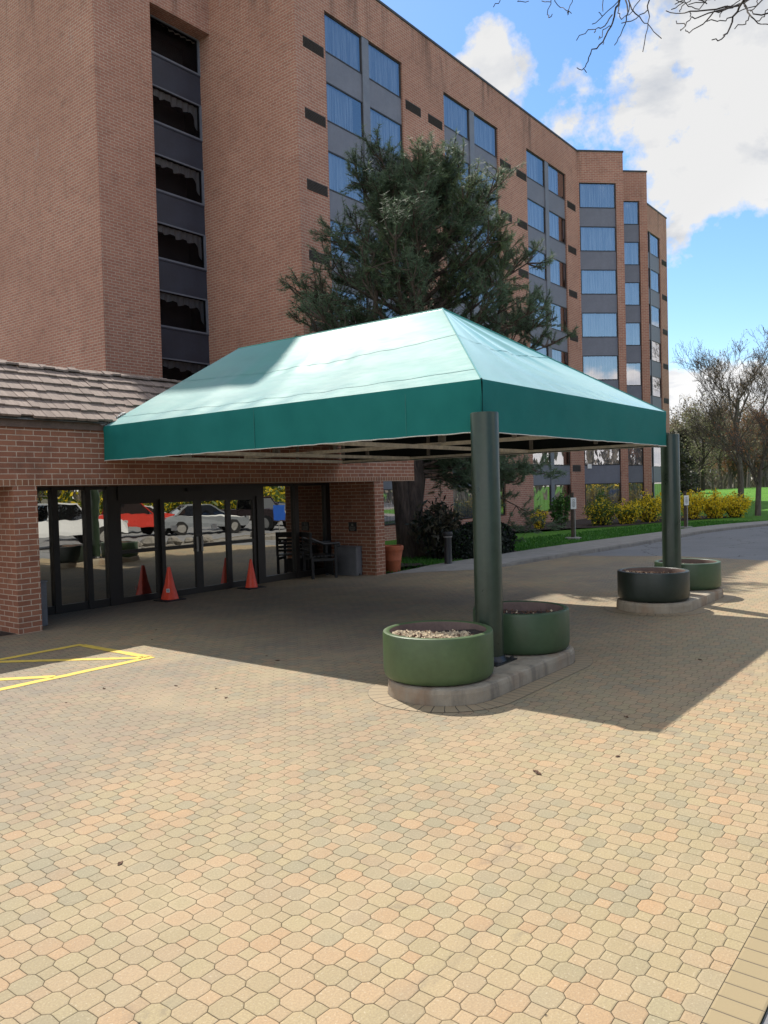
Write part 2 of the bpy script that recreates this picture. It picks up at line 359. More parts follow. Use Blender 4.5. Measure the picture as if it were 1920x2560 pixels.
# ------------------------------------------------------------------ mesh helper
class MB:
    def __init__(s): s.v = []; s.f = []; s.uv = []; s.mi = []; s.sm = []
    def face(s, pts, uvs=None, mi=0, smooth=False):
        i = len(s.v); s.v.extend([tuple(p) for p in pts]); s.f.append(tuple(range(i, i+len(pts))))
        s.uv.append(uvs or autouv(pts)); s.mi.append(mi); s.sm.append(smooth)
    def grid(s, rows, mi=0, smooth=True, closed=False, uvf=None):
        """rows: list of equal-length point rows, shared vertices"""
        n = len(rows[0]); b = len(s.v)
        for r in rows: s.v.extend([tuple(p) for p in r])
        for i in range(len(rows)-1):
            for j in range(n if closed else n-1):
                k = (j+1) % n
                s.f.append((b+i*n+j, b+i*n+k, b+(i+1)*n+k, b+(i+1)*n+j))
                s.uv.append([(j, i), (j+1, i), (j+1, i+1), (j, i+1)]); s.mi.append(mi); s.sm.append(smooth)
    def box(s, x0, x1, y0, y1, z0, z1, mi=0, skip=''):
        q = {'-x': [(x0, y1, z0), (x0, y0, z0), (x0, y0, z1), (x0, y1, z1)], '+x': [(x1, y0, z0), (x1, y1, z0), (x1, y1, z1), (x1, y0, z1)],
             '-y': [(x0, y0, z0), (x1, y0, z0), (x1, y0, z1), (x0, y0, z1)], '+y': [(x1, y1, z0), (x0, y1, z0), (x0, y1, z1), (x1, y1, z1)],
             '-z': [(x0, y1, z0), (x1, y1, z0), (x1, y0, z0), (x0, y0, z0)], '+z': [(x0, y0, z1), (x1, y0, z1), (x1, y1, z1), (x0, y1, z1)]}
        for k, p in q.items():
            if k not in skip.split(): s.face(p, mi=mi)
    def obox(s, c, ax, ay, az, mi=0):
        """oriented box: centre, three half-axis vectors"""
        c, ax, ay, az = map(Vector, (c, ax, ay, az))
        P = lambda i, j, k: c + ax*i + ay*j + az*k
        for q in ([(-1,-1,-1),(-1,1,-1),(1,1,-1),(1,-1,-1)], [(-1,-1,1),(1,-1,1),(1,1,1),(-1,1,1)], [(-1,-1,-1),(1,-1,-1),(1,-1,1),(-1,-1,1)],
                  [(1,-1,-1),(1,1,-1),(1,1,1),(1,-1,1)], [(1,1,-1),(-1,1,-1),(-1,1,1),(1,1,1)], [(-1,1,-1),(-1,-1,-1),(-1,-1,1),(-1,1,1)]):
            s.face([P(*t) for t in q], mi=mi)
    def bar(s, a, b, w, h=None, mi=0):
        a, b = Vector(a), Vector(b); d = (b-a); L = d.length; d.normalize()
        up = Vector((0, 0, 1)) if abs(d.z) < .9 else Vector((1, 0, 0))
        r = d.cross(up).normalized(); u = r.cross(d)
        s.obox((a+b)/2, d*L/2, r*w/2, u*(h or w)/2, mi)
    def tube(s, pts, rad, n=6, mi=0, cap=False):
        pts = [Vector(p) for p in pts]; rows = []
        prev = None
        for i, p in enumerate(pts):
            d = (pts[min(i+1, len(pts)-1)] - pts[max(i-1, 0)])
            if d.length < 1e-9: d = Vector((0, 0, 1))
            d.normalize()
            if prev is None:
                up = Vector((0, 0, 1)) if abs(d.z) < .9 else Vector((1, 0, 0))
                r = d.cross(up).normalized()
            else:
                r = (prev - d*prev.dot(d)); r = r.normalized() if r.length > 1e-6 else d.orthogonal().normalized()
            prev = r; u = d.cross(r); q = rad[i] if isinstance(rad, (list, tuple)) else rad
            rows.append([p + (r*cos(2*pi*k/n) + u*sin(2*pi*k/n))*q for k in range(n)])
        s.grid(rows, mi, n > 4, True)
        if cap: s.face(rows[-1], mi=mi); s.face(rows[0][::-1], mi=mi)
    def lathe(s, prof, c=(0, 0, 0), n=32, mi=0, cap_top=False, cap_bot=False):
        rows = [[(c[0]+r*cos(2*pi*k/n), c[1]+r*sin(2*pi*k/n), c[2]+z) for k in range(n)] for r, z in prof]
        s.grid(rows, mi, True, True)
        if cap_top: s.face(rows[-1], mi=mi)
        if cap_bot: s.face(rows[0][::-1], mi=mi)
    def build(s, name, mats, parent=None, **tags):
        me = bpy.data.meshes.new(name); me.from_pydata(s.v, [], s.f)
        for mm in (mats if isinstance(mats, (list, tuple)) else [mats]): me.materials.append(mm)
        l = me.uv_layers.new(name='UVMap'); fl = [0.0]*(2*len(me.loops)); k = 0
        for uv in s.uv:
            for a in uv: fl[k] = a[0]; fl[k+1] = a[1]; k += 2
        l.data.foreach_set('uv', fl)
        me.polygons.foreach_set('material_index', s.mi); me.polygons.foreach_set('use_smooth', s.sm)
        me.update()
        if any(s.sm):
            bm = bmesh.new(); bm.from_mesh(me)
            for e in bm.edges:
                if len(e.link_faces) == 2 and e.calc_face_angle(0) > .7: e.smooth = False
            bm.to_mesh(me); bm.free()
        o = bpy.data.objects.new(name, me); COL.objects.link(o)
        if parent: put_under(o, parent)
        for k, v in tags.items(): o[k] = v
        return o
def put_under(o, parent):
    o.parent = parent
    q = parent; off = Vector((0, 0, 0))
    while q is not None: off += q.location; q = q.parent
    if o.type == 'MESH' and o.data.users == 1: o.data.transform(Matrix.Translation(-off))
def autouv(pts):
    a, b, c = Vector(pts[0]), Vector(pts[1]), Vector(pts[2])
    n = (b-a).cross(c-a)
    if n.length < 1e-12: return [(0, 0)]*len(pts)
    n.normalize()
    if abs(n.z) > .9: return [(p[0], p[1]) for p in pts]
    h = Vector((-n.y, n.x, 0)).normalized()
    return [(Vector(p).dot(h), p[2]) for p in pts]
def empty(name, loc, label, cat, group=None):
    o = bpy.data.objects.new(name, None); COL.objects.link(o); o.location = loc; o.empty_display_size = .2
    o['label'] = label; o['category'] = cat
    if group: o['group'] = group
    return o
def dup(o, loc=None, rot=None, scale=None, label=None, parent=None):
    c = o.copy(); COL.objects.link(c); c.parent = parent
    if loc is not None: c.location = loc
    if rot is not None: c.rotation_euler = (0, 0, rot)
    if scale is not None: c.scale = (scale,)*3 if not isinstance(scale, tuple) else scale
    if label: c['label'] = label
    for ch in [x for x in COL.objects if x.parent == o]: dup(ch, parent=c)
    return c
def struct(o): o['kind'] = 'structure'; return o
def interp(poly, x):
    for a, b in zip(poly, poly[1:]):
        if a[0] <= x <= b[0]: return a[1] + (b[1]-a[1])*(x-a[0])/(b[0]-a[0])
    return poly[0][1] if x < poly[0][0] else poly[-1][1]

# ------------------------------------------------------------------ ground
KERBL = [(16.3, 9.80), (17.0, 9.73), (19.4, 9.54), (21.2, 9.42), (24, 9.2), (27, 9.06), (31, 9.05), (34, 8.6), (36.4, 8.0), (40, 6.7), (44, 4.2), (47, 1), (49.5, -4), (56, -10), (95, -20), (110, -112)]
GRASSL = [(14.56, 11.45), (15.66, 11.26), (17.9, 11.16), (19.4, 11.15), (21.8, 11.1), (25, 10.9), (30.3, 10.35), (34.3, 9.95), (37, 9.3), (40.6, 8.0), (45, 5.2), (48.2, 1.6), (50.6, -2.8), (56.8, -8.6), (96.2, -18.6), (111.5, -112)]
def mound(x, y):
    d = Vector((cos(.237), sin(.237))); a = x*d.x + y*d.y - 99; b = -x*d.y + y*d.x
    z = 1.0*math.exp(-(a/17)**2 - (b/10.5)**2) + .55*math.exp(-(a/20)**2 - ((b+16)/12)**2)
    return z - .03
mb = MB()
xs = [-400, -200, -80, -30, 0, 14, 20] + [24+3*i for i in range(42)] + [160, 180, 220, 300, 500, 900]
ys = [-700, -300, -120, -60] + [-40+3*i for i in range(36)] + [75, 90, 120, 200, 400, 900]
mb.grid([[(x, y, mound(x, y)) for x in xs] for y in ys])
struct(mb.build('lawn', LAWN))
mb = MB()      # car park and drive
poly = [(x, y, -.012) for x, y in KERBL[1:]] + [(-70, -112, -.012), (-70, .71, -.012), (16, .71, -.012), (20.1, .71, -.012), (20.45, 3.0, -.012), (20.9, 4.5, -.012), (21.4, 6.8, -.012), (20.6, 9.44, -.012)]
poly = [p for p in poly if not (p[0] in (17.0, 19.4) and p[1] > 9)]
bm = bmesh.new(); f = bm.faces.new([bm.verts.new(p) for p in poly]); bmesh.ops.triangulate(bm, faces=[f])
for p in bm.faces:
    pts = [v.co.copy() for v in p.verts]
    if p.normal.z < 0: pts.reverse()
    mb.face(pts)
bm.free()
struct(mb.build('driveway', ASPHALT))
mb = MB(); mb.face([(-90, 11.6, -.012), (3.6, 11.6, -.012), (3.6, 23, -.012), (14.9, 24, -.012), (14.9, 70, -.012), (-90, 70, -.012)])
struct(mb.build('parking_area', ASPHALT))
mb = MB()
pts = [(-30, .885), (20.15, .885), (20.45, 3.0), (20.9, 4.5), (21.4, 6.8), (20.6, 9.47), (17, 9.75), (16.3, 9.85), (15.66, 11.27), (14.56, 11.46), (14.56, 13.2), (5.74, 13.2), (5.74, 11.6), (-30, 11.6)]
bm = bmesh.new(); f = bm.faces.new([bm.verts.new((x, y, 0)) for x, y in pts]); bmesh.ops.triangulate(bm, faces=[f])
for p in bm.faces:
    q = [v.co.copy() for v in p.verts]
    if p.normal.z < 0: q.reverse()
    mb.face(q)
bm.free()
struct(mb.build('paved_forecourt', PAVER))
mb = MB(); mb.face([(-30, .71, -.002), (20.1, .71, -.002), (20.1, .885, -.002), (-30, .885, -.002)])
struct(mb.build('paving_border', BORDER))
# sidewalk with a kerb along the drive
def offs(poly, d):
    out = []
    for i, p in enumerate(poly):
        a, b = Vector(poly[max(i-1, 0)]), Vector(poly[min(i+1, len(poly)-1)]); t = (b-a).normalized()
        out.append((p[0]-t.y*d, p[1]+t.x*d))
    return out
def resample(poly, n):
    ls = [0]
    for a, b in zip(poly, poly[1:]): ls.append(ls[-1] + math.dist(a, b))
    out = []
    for i in range(n):
        s = ls[-1]*(i/(n-1))**1.35
        for k in range(len(ls)-1):
            if s <= ls[k+1] + 1e-9:
                t = (s-ls[k])/(ls[k+1]-ls[k]); out.append(tuple(poly[k][j] + (poly[k+1][j]-poly[k][j])*t for j in (0, 1))); break
    return out
KN = resample(KERBL, 140); GN = resample(GRASSL, 140); rk = random.Random(4)
KW = offs(KN, .15)
hz = [min(1, max(0, (k[0]-16.3)/1.6))*.085+.004 for k in KN]
mb = MB()
mb.grid([[(k[0], k[1], -.03) for k in KN], [(k[0]+rk.uniform(-.012, .012), k[1]+.012+rk.uniform(-.015, .012), h-.014) for k, h in zip(KN, hz)], [(k[0], k[1]+.03, h) for k, h in zip(KN, hz)], [(w[0], w[1], h+.001) for w, h in zip(KW, hz)]], smooth=False)
struct(mb.build('kerb', KERB))
mb = MB()
W2 = offs(KN, .157)
mb.grid([[(w[0], w[1], h-.05) for w, h in zip(W2, hz)], [(w[0], w[1], h) for w, h in zip(W2, hz)], [(w[0], w[1], h) for w, h in zip(GN, hz)], [(w[0], w[1]+.01, -.05) for w, h in zip(GN, hz)]], smooth=False)
struct(mb.build('sidewalk', SIDEWALK))
# mulch beds by the wall and under the shrubs
def bed(name, pts, z):
    mb = MB(); b2 = bmesh.new(); f = b2.faces.new([b2.verts.new((x, y, z)) for x, y in pts]); bmesh.ops.triangulate(b2, faces=[f])
    for p in b2.faces:
        q = [v.co.copy() for v in p.verts]
        if p.normal.z < 0: q.reverse()
        mb.face(q)
    b2.free(); return struct(mb.build(name, MULCH))
rb = random.Random(3)
edge = [(33.3, 15.9), (34.4, 14.6), (36, 14.0), (39, 13.4), (42, 12.6), (44.5, 11.6), (46.5, 12.4), (47, 15)]
bed('planting_bed', [(x+rb.uniform(-.1, .1), y+rb.uniform(-.1, .1)) for x, y in edge] + [(44.9, 17.0), (42.9, 19.0), (25, 19.0), (25, 17.8), (30, 17.5)], -.006)
bed('planting_bed', [(3.62, 11.55), (5.735, 11.55), (5.735, 13.2), (3.62, 13.2)], .006)
bed('planting_bed', [(14.6, 11.5), (15.7, 11.36), (16.6, 11.5), (17.2, 12.4), (16.9, 13.0), (15.6, 13.6), (14.6, 13.6)], -.006)
bed('planting_bed', [(18.6, 11.22), (19.8, 11.2), (20.9, 11.35), (21.7, 11.9), (21.2, 13.2), (19, 13.2), (18.2, 12.0)], -.006)
# grass tufts along the near lawn edge
mb = MB(); rg = random.Random(8)
for i in range(15000):
    x = 14.8 + 26*rg.random()**1.5; e = interp(GRASSL, x); y = e + .03 + 3.6*rg.random()**1.4
    if x < 17.2 and y < 13.0 and rg.random() < .8: continue
    if 18.4 < x < 21.4 and y < 13: continue
    h = rg.uniform(.035, .085); a = rg.uniform(0, 2*pi); w = .012 + x*.0007; dx, dy = cos(a)*w, sin(a)*w; lx, ly = rg.uniform(-.03, .03), rg.uniform(-.03, .03)
    mb.face([(x-dx, y-dy, -.03), (x+dx, y+dy, -.03), (x+lx, y+ly, h-.02)])
g = mb.build('grass', leaf('grass_blades', (.055, .17, .022), .35, .3)); g['kind'] = 'stuff'

# painted yellow no-parking box on the pavers
mb = MB()
def stripe(a, b, w=.125):
    a, b = Vector((*a, 0)), Vector((*b, 0)); d = (b-a).normalized(); n = Vector((-d.y, d.x, 0))*w/2; k = 24
    rr = random.Random(hash((round(a.x, 2), round(b.y, 2))) & 255)
    r1 = []; r2 = []
    for i in range(k+1):
        p = a + (b-a)*i/k; j1, j2 = rr.uniform(.86, 1.08), rr.uniform(.86, 1.08)
        r1.append((p.x-n.x*j1, p.y-n.y*j1, .004)); r2.append((p.x+n.x*j2, p.y+n.y*j2, .004))
    mb.grid([r1, r2], smooth=False)
stripe((2.3, 9.89), (5.81, 9.87)); stripe((2.3, 8.335), (5.82, 8.30)); stripe((5.775, 9.83), (5.785, 8.34))
stripe((5.72, 8.37), (4.55, 9.83)); stripe((4.58, 8.375), (3.1, 9.84))
struct(mb.build('yellow_marking', YELLOWP))

# ------------------------------------------------------------------ tower
ZD, ZB, PER, ZW = 21.03, 24.6, 2.467, 19.28
WH = 1.42                                # glass height; the rest of a storey is spandrel
tower = empty('brick_hotel', (30, 22, 0), 'tall dark red brick hotel block with stacked window strips behind the entrance', 'building')
NB = 8
def wall(mb, o, d, L, z0, z1, openings=(), depth=.14):
    """brick sheet from o along unit d; openings (s0, s1, z0, z1) with jambs going back"""
    o = Vector((*o, 0)); d = Vector((*d, 0)); n = Vector((-d.y, d.x, 0))    # n points inwards for walls run left to right
    ss = sorted({0, L, *[q for p in openings for q in p[:2]]}); zs = sorted({z0, z1, *[q for p in openings for q in p[2:]]})
    P = lambda s, z, k=0: tuple(o + d*s + n*k + Vector((0, 0, z)))
    for a, b in zip(ss, ss[1:]):
        run = None
        for z, y in zip(zs, zs[1:]):
            hole = any(p[0] <= (a+b)/2 <= p[1] and p[2] <= (z+y)/2 <= p[3] for p in openings)
            if hole:
                if run: mb.face([P(a, run[0]), P(b, run[0]), P(b, run[1]), P(a, run[1])]); run = None
            else: run = (run[0], y) if run else (z, y)
        if run: mb.face([P(a, run[0]), P(b, run[0]), P(b, run[1]), P(a, run[1])])
    for s0, s1, a, b in openings:
        mb.face([P(s0, a, depth), P(s0, a), P(s0, b), P(s0, b, depth)][::-1]); mb.face([P(s1, a), P(s1, a, depth), P(s1, b, depth), P(s1, b)][::-1])
        mb.face([P(s0, b), P(s1, b), P(s1, b, depth), P(s0, b, depth)]); mb.face([P(s0, a, depth), P(s1, a, depth), P(s1, a), P(s0, a)])
WB = .56
xD0, yD = 20.03, 19.117
r2 = sqrt(.5)
e0 = (42.99, 19.117); e1 = (44.935, 17.172); f0 = (46.84, 19.077); f1 = (48.76, 17.157); g0 = (50.70, 19.117)
LE, LF = math.dist(e0, e1), math.dist(f0, f1)
mb = MB()
DC = [(21.59, 26.25), (29.26, 33.96), (36.85, 41.46)]
wall(mb, (xD0, yD), (1, 0), e0[0]-xD0, -.1, ZD, [(a-xD0, b-xD0, WB, ZW) for a, b in DC])
wall(mb, e0, (r2, -r2), LE, -.1, ZD, [(.10, 2.31, WB, ZW)])
wall(mb, e1, (r2, r2), math.dist(e1, f0), -.1, ZD)
wall(mb, f0, (r2, -r2), LF, -.1, ZD, [(1.12, 2.22, WB, ZW)])
wall(mb, f1, (r2, r2), math.dist(f1, g0), -.1, ZD)
wall(mb, g0, (1, 0), 58.24-g0[0], -.1, ZD, [(52.9-g0[0], 56.82-g0[0], WB, ZW)])
wall(mb, (58.24, yD), (0, 1), 18, -.1, ZD); wall(mb, (58.24, 37.2), (-1, 0), 43.14, -.1, ZD)
# left block: side face, front face, lintel over the recessed window strip, and the return face
xA, yB, xB, yW, zL = 15.10, 23.56, 17.36, 24.2, 19.40
wall(mb, (xA, 37.2), (0, -1), 37.2-yB, -.1, ZB)
wall(mb, (xA, yB), (1, 0), xB-xA, -.1, ZB)
wall(mb, (xB, yB), (1, 0), xD0-xB, zL, ZB)
mb.face([(xB, yB, zL), (xB, yW, zL), (xD0, yW, zL), (xD0, yB, zL)], [(0, 0), (0, .64), (2.67, .64), (2.67, 0)])   # soffit
mb.face([(xB, yB, 0), (xB, yW, 0), (xB, yW, zL), (xB, yB, zL)])
wall(mb, (xD0, yW), (0, -1), yW-yD, -.1, ZD)
xP = 30.0      # raised block extended unseen behind the long parapet for its shadow
wall(mb, (xD0, yB), (1, 0), xP-xD0, ZD-.5, ZB); wall(mb, (xP, yB), (0, 1), 37.2-yB, ZD-.5, ZB)
wall(mb, (xP, 37.2), (-1, 0), xP-xA, ZD, ZB)
mb.build('wall', BRICK_T, tower)
mb = MB()
mb.face([(xD0, yD+.1, ZD-.35), (58.1, yD+.1, ZD-.35), (58.1, 37.1, ZD-.35), (xD0, 37.1, ZD-.35)])
mb.face([(*e0, ZD-.35), (*e1, ZD-.35), (*f0, ZD-.35)]); mb.face([(*f0, ZD-.35), (*f1, ZD-.35), (*g0, ZD-.35)])
mb.face([(xA, yB, ZB-.3), (xP, yB, ZB-.3), (xP, 37, ZB-.3), (xA, 37, ZB-.3)])
mb.build('roof', ROOFING, tower)
mb = MB()   # dark metal coping on the parapets
def cop(a, b, z):
    a, b = Vector((*a, 0)), Vector((*b, 0)); d = (b-a).normalized(); n = Vector((-d.y, d.x, 0))
    mb.obox((a+b)/2 + n*.12 + Vector((0, 0, z+.045)), (b-a)/2 + d*.03, n*.16, Vector((0, 0, .045)))
for a, b in ((( xD0, yD), e0), (e0, e1), (e1, f0), (f0, f1), (f1, g0), (g0, (58.24, yD)), ((58.24, yD), (58.24, 37))): cop(a, b, ZD+.001*len(mb.f)/6)
cop((xD0, 24), (xD0, yD), ZD-.004); cop((xA, yB), (xP, yB), ZB); cop((xA, 37), (xA, yB), ZB+.003)
mb.build('coping', DARKMETAL, tower)
# window prototypes -------------------------------------------------
def window_set(o, d, s0, s1, zbot, ztop, curtain, drawn=1.0, glass=GLASS_W, back=.09, side=1):
    """one window: thin dark frame, pane, curtain drawn over `drawn` of the width"""
    o = Vector((*o, 0)); d = Vector((*d, 0)); n = Vector((-d.y, d.x, 0)); L = s1-s0; H = ztop-zbot; fw = .045
    P = lambda s, z, k: o + d*s + n*k + Vector((0, 0, z))
    loc = P(s0, zbot, back)
    fr = MB()
    for (a, b, z, y) in ((0, L, 0, fw), (0, L, H-fw, H), (0, fw, fw, H-fw), (L-fw, L, fw, H-fw)):
        fr.obox(d*((a+b)/2) + Vector((0, 0, (z+y)/2)) - n*.0, d*(b-a)/2, n*.03, Vector((0, 0, (y-z)/2)))
    w = fr.build('window', FRAME); w.parent = tower; w.location = loc - tower.location
    p = MB(); p.face([d*fw+Vector((0, 0, fw)), d*(L-fw)+Vector((0, 0, fw)), d*(L-fw)+Vector((0, 0, H-fw)), d*fw+Vector((0, 0, H-fw))])
    pa = p.build('pane', glass); pa.parent = w
    c = MB(); k = max(4, int(L*drawn*14)); a0 = fw if side > 0 else L-fw-(L-2*fw)*drawn
    rows = [[d*(a0+(L-2*fw)*drawn*i/k) + n*(.10+.018*(1 if i % 2 else -1)) + Vector((0, 0, z)) for i in range(k+1)] for z in (fw, H-fw)]
    c.grid(rows)
    for q in range(len(c.uv)): c.uv[q] = [(u/14., v*1.3) for u, v in c.uv[q]]
    cu = c.build('curtain', curtain); cu.parent = w
    bk = MB(); bk.face([d*.0+n*.32, d*L+n*.32, d*L+n*.32+Vector((0, 0, H)), n*.32+Vector((0, 0, H))]); b_ = bk.build('dark_room', DARKROOM); b_.parent = w
    return w
def spandrel(o, d, s0, s1, z0, z1, m_, back=.09):
    o = Vector((*o, 0)); d = Vector((*d, 0)); n = Vector((-d.y, d.x, 0)); L = s1-s0
    s = MB(); s.obox(d*L/2 + Vector((0, 0, (z1-z0)/2)), d*L/2, n*.012, Vector((0, 0, (z1-z0)/2)))
    b = s.build('spandrel', m_); b.parent = tower; b.location = o + d*s0 + n*back + Vector((0, 0, z0)) - tower.location
    return b
def column(o, d, cols, curtain, drawn, spm, glass=GLASS_W, side=1, mull=None):
    for ci, (a, b) in enumerate(cols):
        for fl in range(NB):
            zt = ZW - fl*PER
            dr = drawn(ci, fl)
            cu = curtain
            if fl == 0: protos[(ci)] = None
            window_set(o, d, a, b, zt-WH, zt, cu, dr, glass, side=side)
            if fl < NB-1: spandrel(o, d, a, b, zt-PER, zt-WH, spm)
    if mull:
        s = MB()
        oo = Vector((*o, 0)); dd = Vector((*d, 0)); n = Vector((-dd.y, dd.x, 0))
        for a, b in mull: s.obox(oo + dd*(a+b)/2 + n*.07 + Vector((0, 0, (WB+ZW)/2)), dd*(b-a)/2, n*.05, Vector((0, 0, (ZW-WB)/2)))
        s.build('mullion', FRAME_G, tower)
protos = {}
for k, (a, b) in enumerate(DC):
    c = (a+b)/2; w2 = .2
    rr = random.Random(k)
    column((xD0, yD), (1, 0), [(a-xD0+.03, c-w2-xD0), (c+w2-xD0, b-xD0-.03)], CURTAIN,
           (lambda ci, fl, k=k: .62 if (k == 2 and ci == 1) else (1.0, .97, .8, 1.0, .9)[(fl*2+ci*3+k) % 5]), SPANDREL, side=1, mull=[(c-w2-xD0, c+w2-xD0)])
column(e0, (r2, -r2), [(.13, 2.28)], CURTAIN, lambda ci, fl: 1.0, SPANDREL, glass=GLASS_W)
column(f0, (r2, -r2), [(1.15, 2.19)], CURTAIN, lambda ci, fl: 1.0, SPANDREL)
column(g0, (1, 0), [(52.93-g0[0], 54.8-g0[0]), (54.9-g0[0], 56.79-g0[0])], CURTAIN, lambda ci, fl: 1.0 if ci else .8, SPANDREL, mull=[(54.8-g0[0], 54.9-g0[0])])
# louvred vents in the brick beside the windows
vm_ = MB(); vw, vh = 1.08, .38
vm_.box(0, vw, -.004, .03, 0, vh, skip='+y')
for i in range(7): vm_.obox((vw/2, -.012, .03+i*.052), (vw/2-.02, 0, 0), (0, .012, .012), (0, -.003, .003))
vp = vm_.build('vent', VENT); vp.parent = tower
first = True
VX = [(20.42, None), (26.42, None), (28.03, None), (34.1, None), (35.72, None), (41.6, None), (57.08, None)]
for fl in range(7):
    for x, _ in VX:
        v = vp if first else dup(vp, parent=tower)
        first = False
        v.location = Vector((x, yD, ZW - fl*PER - WH + .04 - vh)) - tower.location
# little white notice box on the bay's lowest spandrel
s = MB(); q = Vector((*e0, 0)) + Vector((r2, -r2, 0))*.42; s.obox(q + Vector((r2, r2, 0))*.05 + Vector((0, 0, 3.02)), Vector((r2, -r2, 0))*.12, Vector((r2, r2, 0))*.03, Vector((0, 0, .13)))
s.build('notice_box', WHITE, tower)
# recessed window strip: dark panes with scalloped valances, slate panels between
zs0 = 18.046
def strip():
    L = xD0-xB
    for k in range(8):
        top = zs0 - k*PER                     # top of panel
        zt = zL if k == 0 else zs0-(k-1)*PER-1.12
        fr = MB(); H = zt-top
        for (a, b, z, y) in ((.0, L, 0, .06), (.0, L, H-.05, H), (0, .05, .06, H-.05), (L-.09, L, .06, H-.05)):
            fr.box(a, b, -.04, .03, z, y)
        w = fr.build('window', FRAME_G); w.parent = tower; w.location = Vector((xB, yW, top)) - tower.location
        p = MB(); p.face([(.05, 0, .06), (L-.09, 0, .06), (L-.09, 0, H-.05), (.05, 0, H-.05)]); pa = p.build('pane', GLASS_D); pa.parent = w
        b_ = MB(); b_.face([(0, 1.0, 0), (L, 1.0, 0), (L, 1.0, H), (0, 1.0, H)]); b_.face([(L, 1.0, 0), (L, .03, 0), (L, .03, H), (L, 1, H)]); b_.face([(0, .03, H), (L, .03, H), (L, 1, H), (0, 1, H)])
        q = b_.build('dark_room', DARKROOM); q.parent = w
        c = MB(); n = 80; r0 = []; r1 = []
        for i in range(n+1):
            s = i/n; x = .05+(L-.14)*s; wv = .05*sin(s*60)
            sc = (.20 if k else .0) + (.10 if k else 0)*abs(sin(pi*s*4.5)) + (.06 if s > .5 else 0)
            if s > .88 and k: sc += (s-.88)/.12*(H*.40)
            r0.append((x, .14+wv*.4, H-.05)); r1.append((x, .14+wv, max(.05, H-.05-sc)))
        c.grid([r0, r1]); cu = c.build('curtain', CURTAIN_T); cu.parent = w
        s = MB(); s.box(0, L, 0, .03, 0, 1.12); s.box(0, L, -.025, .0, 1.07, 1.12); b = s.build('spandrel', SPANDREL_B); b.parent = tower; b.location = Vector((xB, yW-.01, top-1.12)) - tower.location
strip()
# unseen wing added behind the hotel so its shadow falls on the lawn
wing = MB(); wing.box(58.3, 78, 27, 40, -.1, 21, skip='-z')
wing.build('added_shadow_wing', BRICK_T, label='brick block added unseen behind the hotel end wall to shade the far lawn', category='building')

# ------------------------------------------------------------------ entrance portico
yE, yG, zH, zE = 11.449, 12.917, 2.196, 3.17
port = empty('entrance_portico', (10, 12, 0), 'low brick entrance portico with shake roof and dark glass doors', 'building')
mb = MB()
X0, X1 = 3.6, 15.787
mb.box(X0, X1, yE, yE+.36, zH+.095, zE, skip='-z')
mb.box(X0, 14.55, yE+.36, yG+.3, zH+.14, zE, skip='-z -y')
for a, b in ((5.742, 6.099), (14.205, 14.546)): mb.box(a, b, yE+.004, yG+.3, -.05, zH, skip='-z +z')
mb.box(3.6, 14.546, yG+.3, yB-.01, -.05, 4.0, skip='-z +z')
mb.build('wall', BRICK_E, port)
mb = MB(); mb.box(X0, X1, yE-.003, yE+.36, zH, zH+.095, skip='+z'); mb.box(X0, 14.55, yE+.36, yG+.3, zH+.001, zH+.14, skip='-y')
for p in range(len(mb.f)):
    mb.uv[p] = [(u, v-zH-.003) if abs(v) > .2 else (u, v) for u, v in mb.uv[p]]
mb.build('soldier_course', BRICK_S, port)
mb = MB(); mb.box(X0, X1, yE-.035, yE-.004, zE-.10, zE+.02); mb.build('fascia_board', FASCIA, port)
# shakes: real overlapping boards in six courses
mb = MB(); rs = random.Random(5); kx = .78; th = math.atan(kx); cs, sn = cos(th), sin(th)
up = Vector((0, cs, sn)); nr = Vector((0, -sn, cs))
base = Vector((0, yE-.10, zE+.01))
for course in range(6):
    x = X0 - .05
    while x < X1+.05:
        w = rs.uniform(.10, .23); L = .42; t = rs.uniform(.022, .042); off = rs.uniform(-.025, .02)
        c0 = base + up*(course*.255+off) + nr*.015
        c = Vector((x+w/2, 0, 0)) + c0 + up*L/2 + nr*(t/2) - nr*0
        tilt = rs.uniform(.10, .14)
        u2 = (up - nr*tilt).normalized(); n2 = Vector((1, 0, 0)).cross(u2)
        c = Vector((x+w/2, 0, 0)) + c0 + nr*.05 + u2*L/2
        n0 = len(mb.f); mb.obox(c, Vector((w/2-.003, 0, 0)), u2*L/2, n2*t/2)
        for p in range(n0, len(mb.f)): mb.uv[p] = [(course*91+int(x*40)+.5, .5)]*4
        x += w
x = X0
top = base + up*(6*.255)
while x < X1:
    w = rs.uniform(.15, .26); t = .03
    n0 = len(mb.f); mb.obox(Vector((x+w/2, 0, 0)) + top + Vector((0, .02, .045+rs.uniform(-.01, .012))), (w/2-.003, 0, rs.uniform(-.006, .006)), (0, .13, rs.uniform(-.02, .02)), (0, 0, t/2))
    for p in range(n0, len(mb.f)): mb.uv[p] = [(int(x*40)+777.5, .5)]*4
    x += w
rf = mb.build('roof', SHAKE, port)
mb = MB(); mb.face([(X0, base.y, base.z), (X1, base.y, base.z), (X1, top.y, top.z), (X0, top.y, top.z)]); mb.face([(X0, top.y, top.z-.02), (X1, top.y, top.z-.02), (X1, yB-.02, top.z-.02), (X0, yB-.02, top.z-.02)])
mb.face([(X1, base.y, base.z), (X1, yB, base.z), (X1, top.y, top.z)]); mb.build('roof_deck', ROOFING, port)
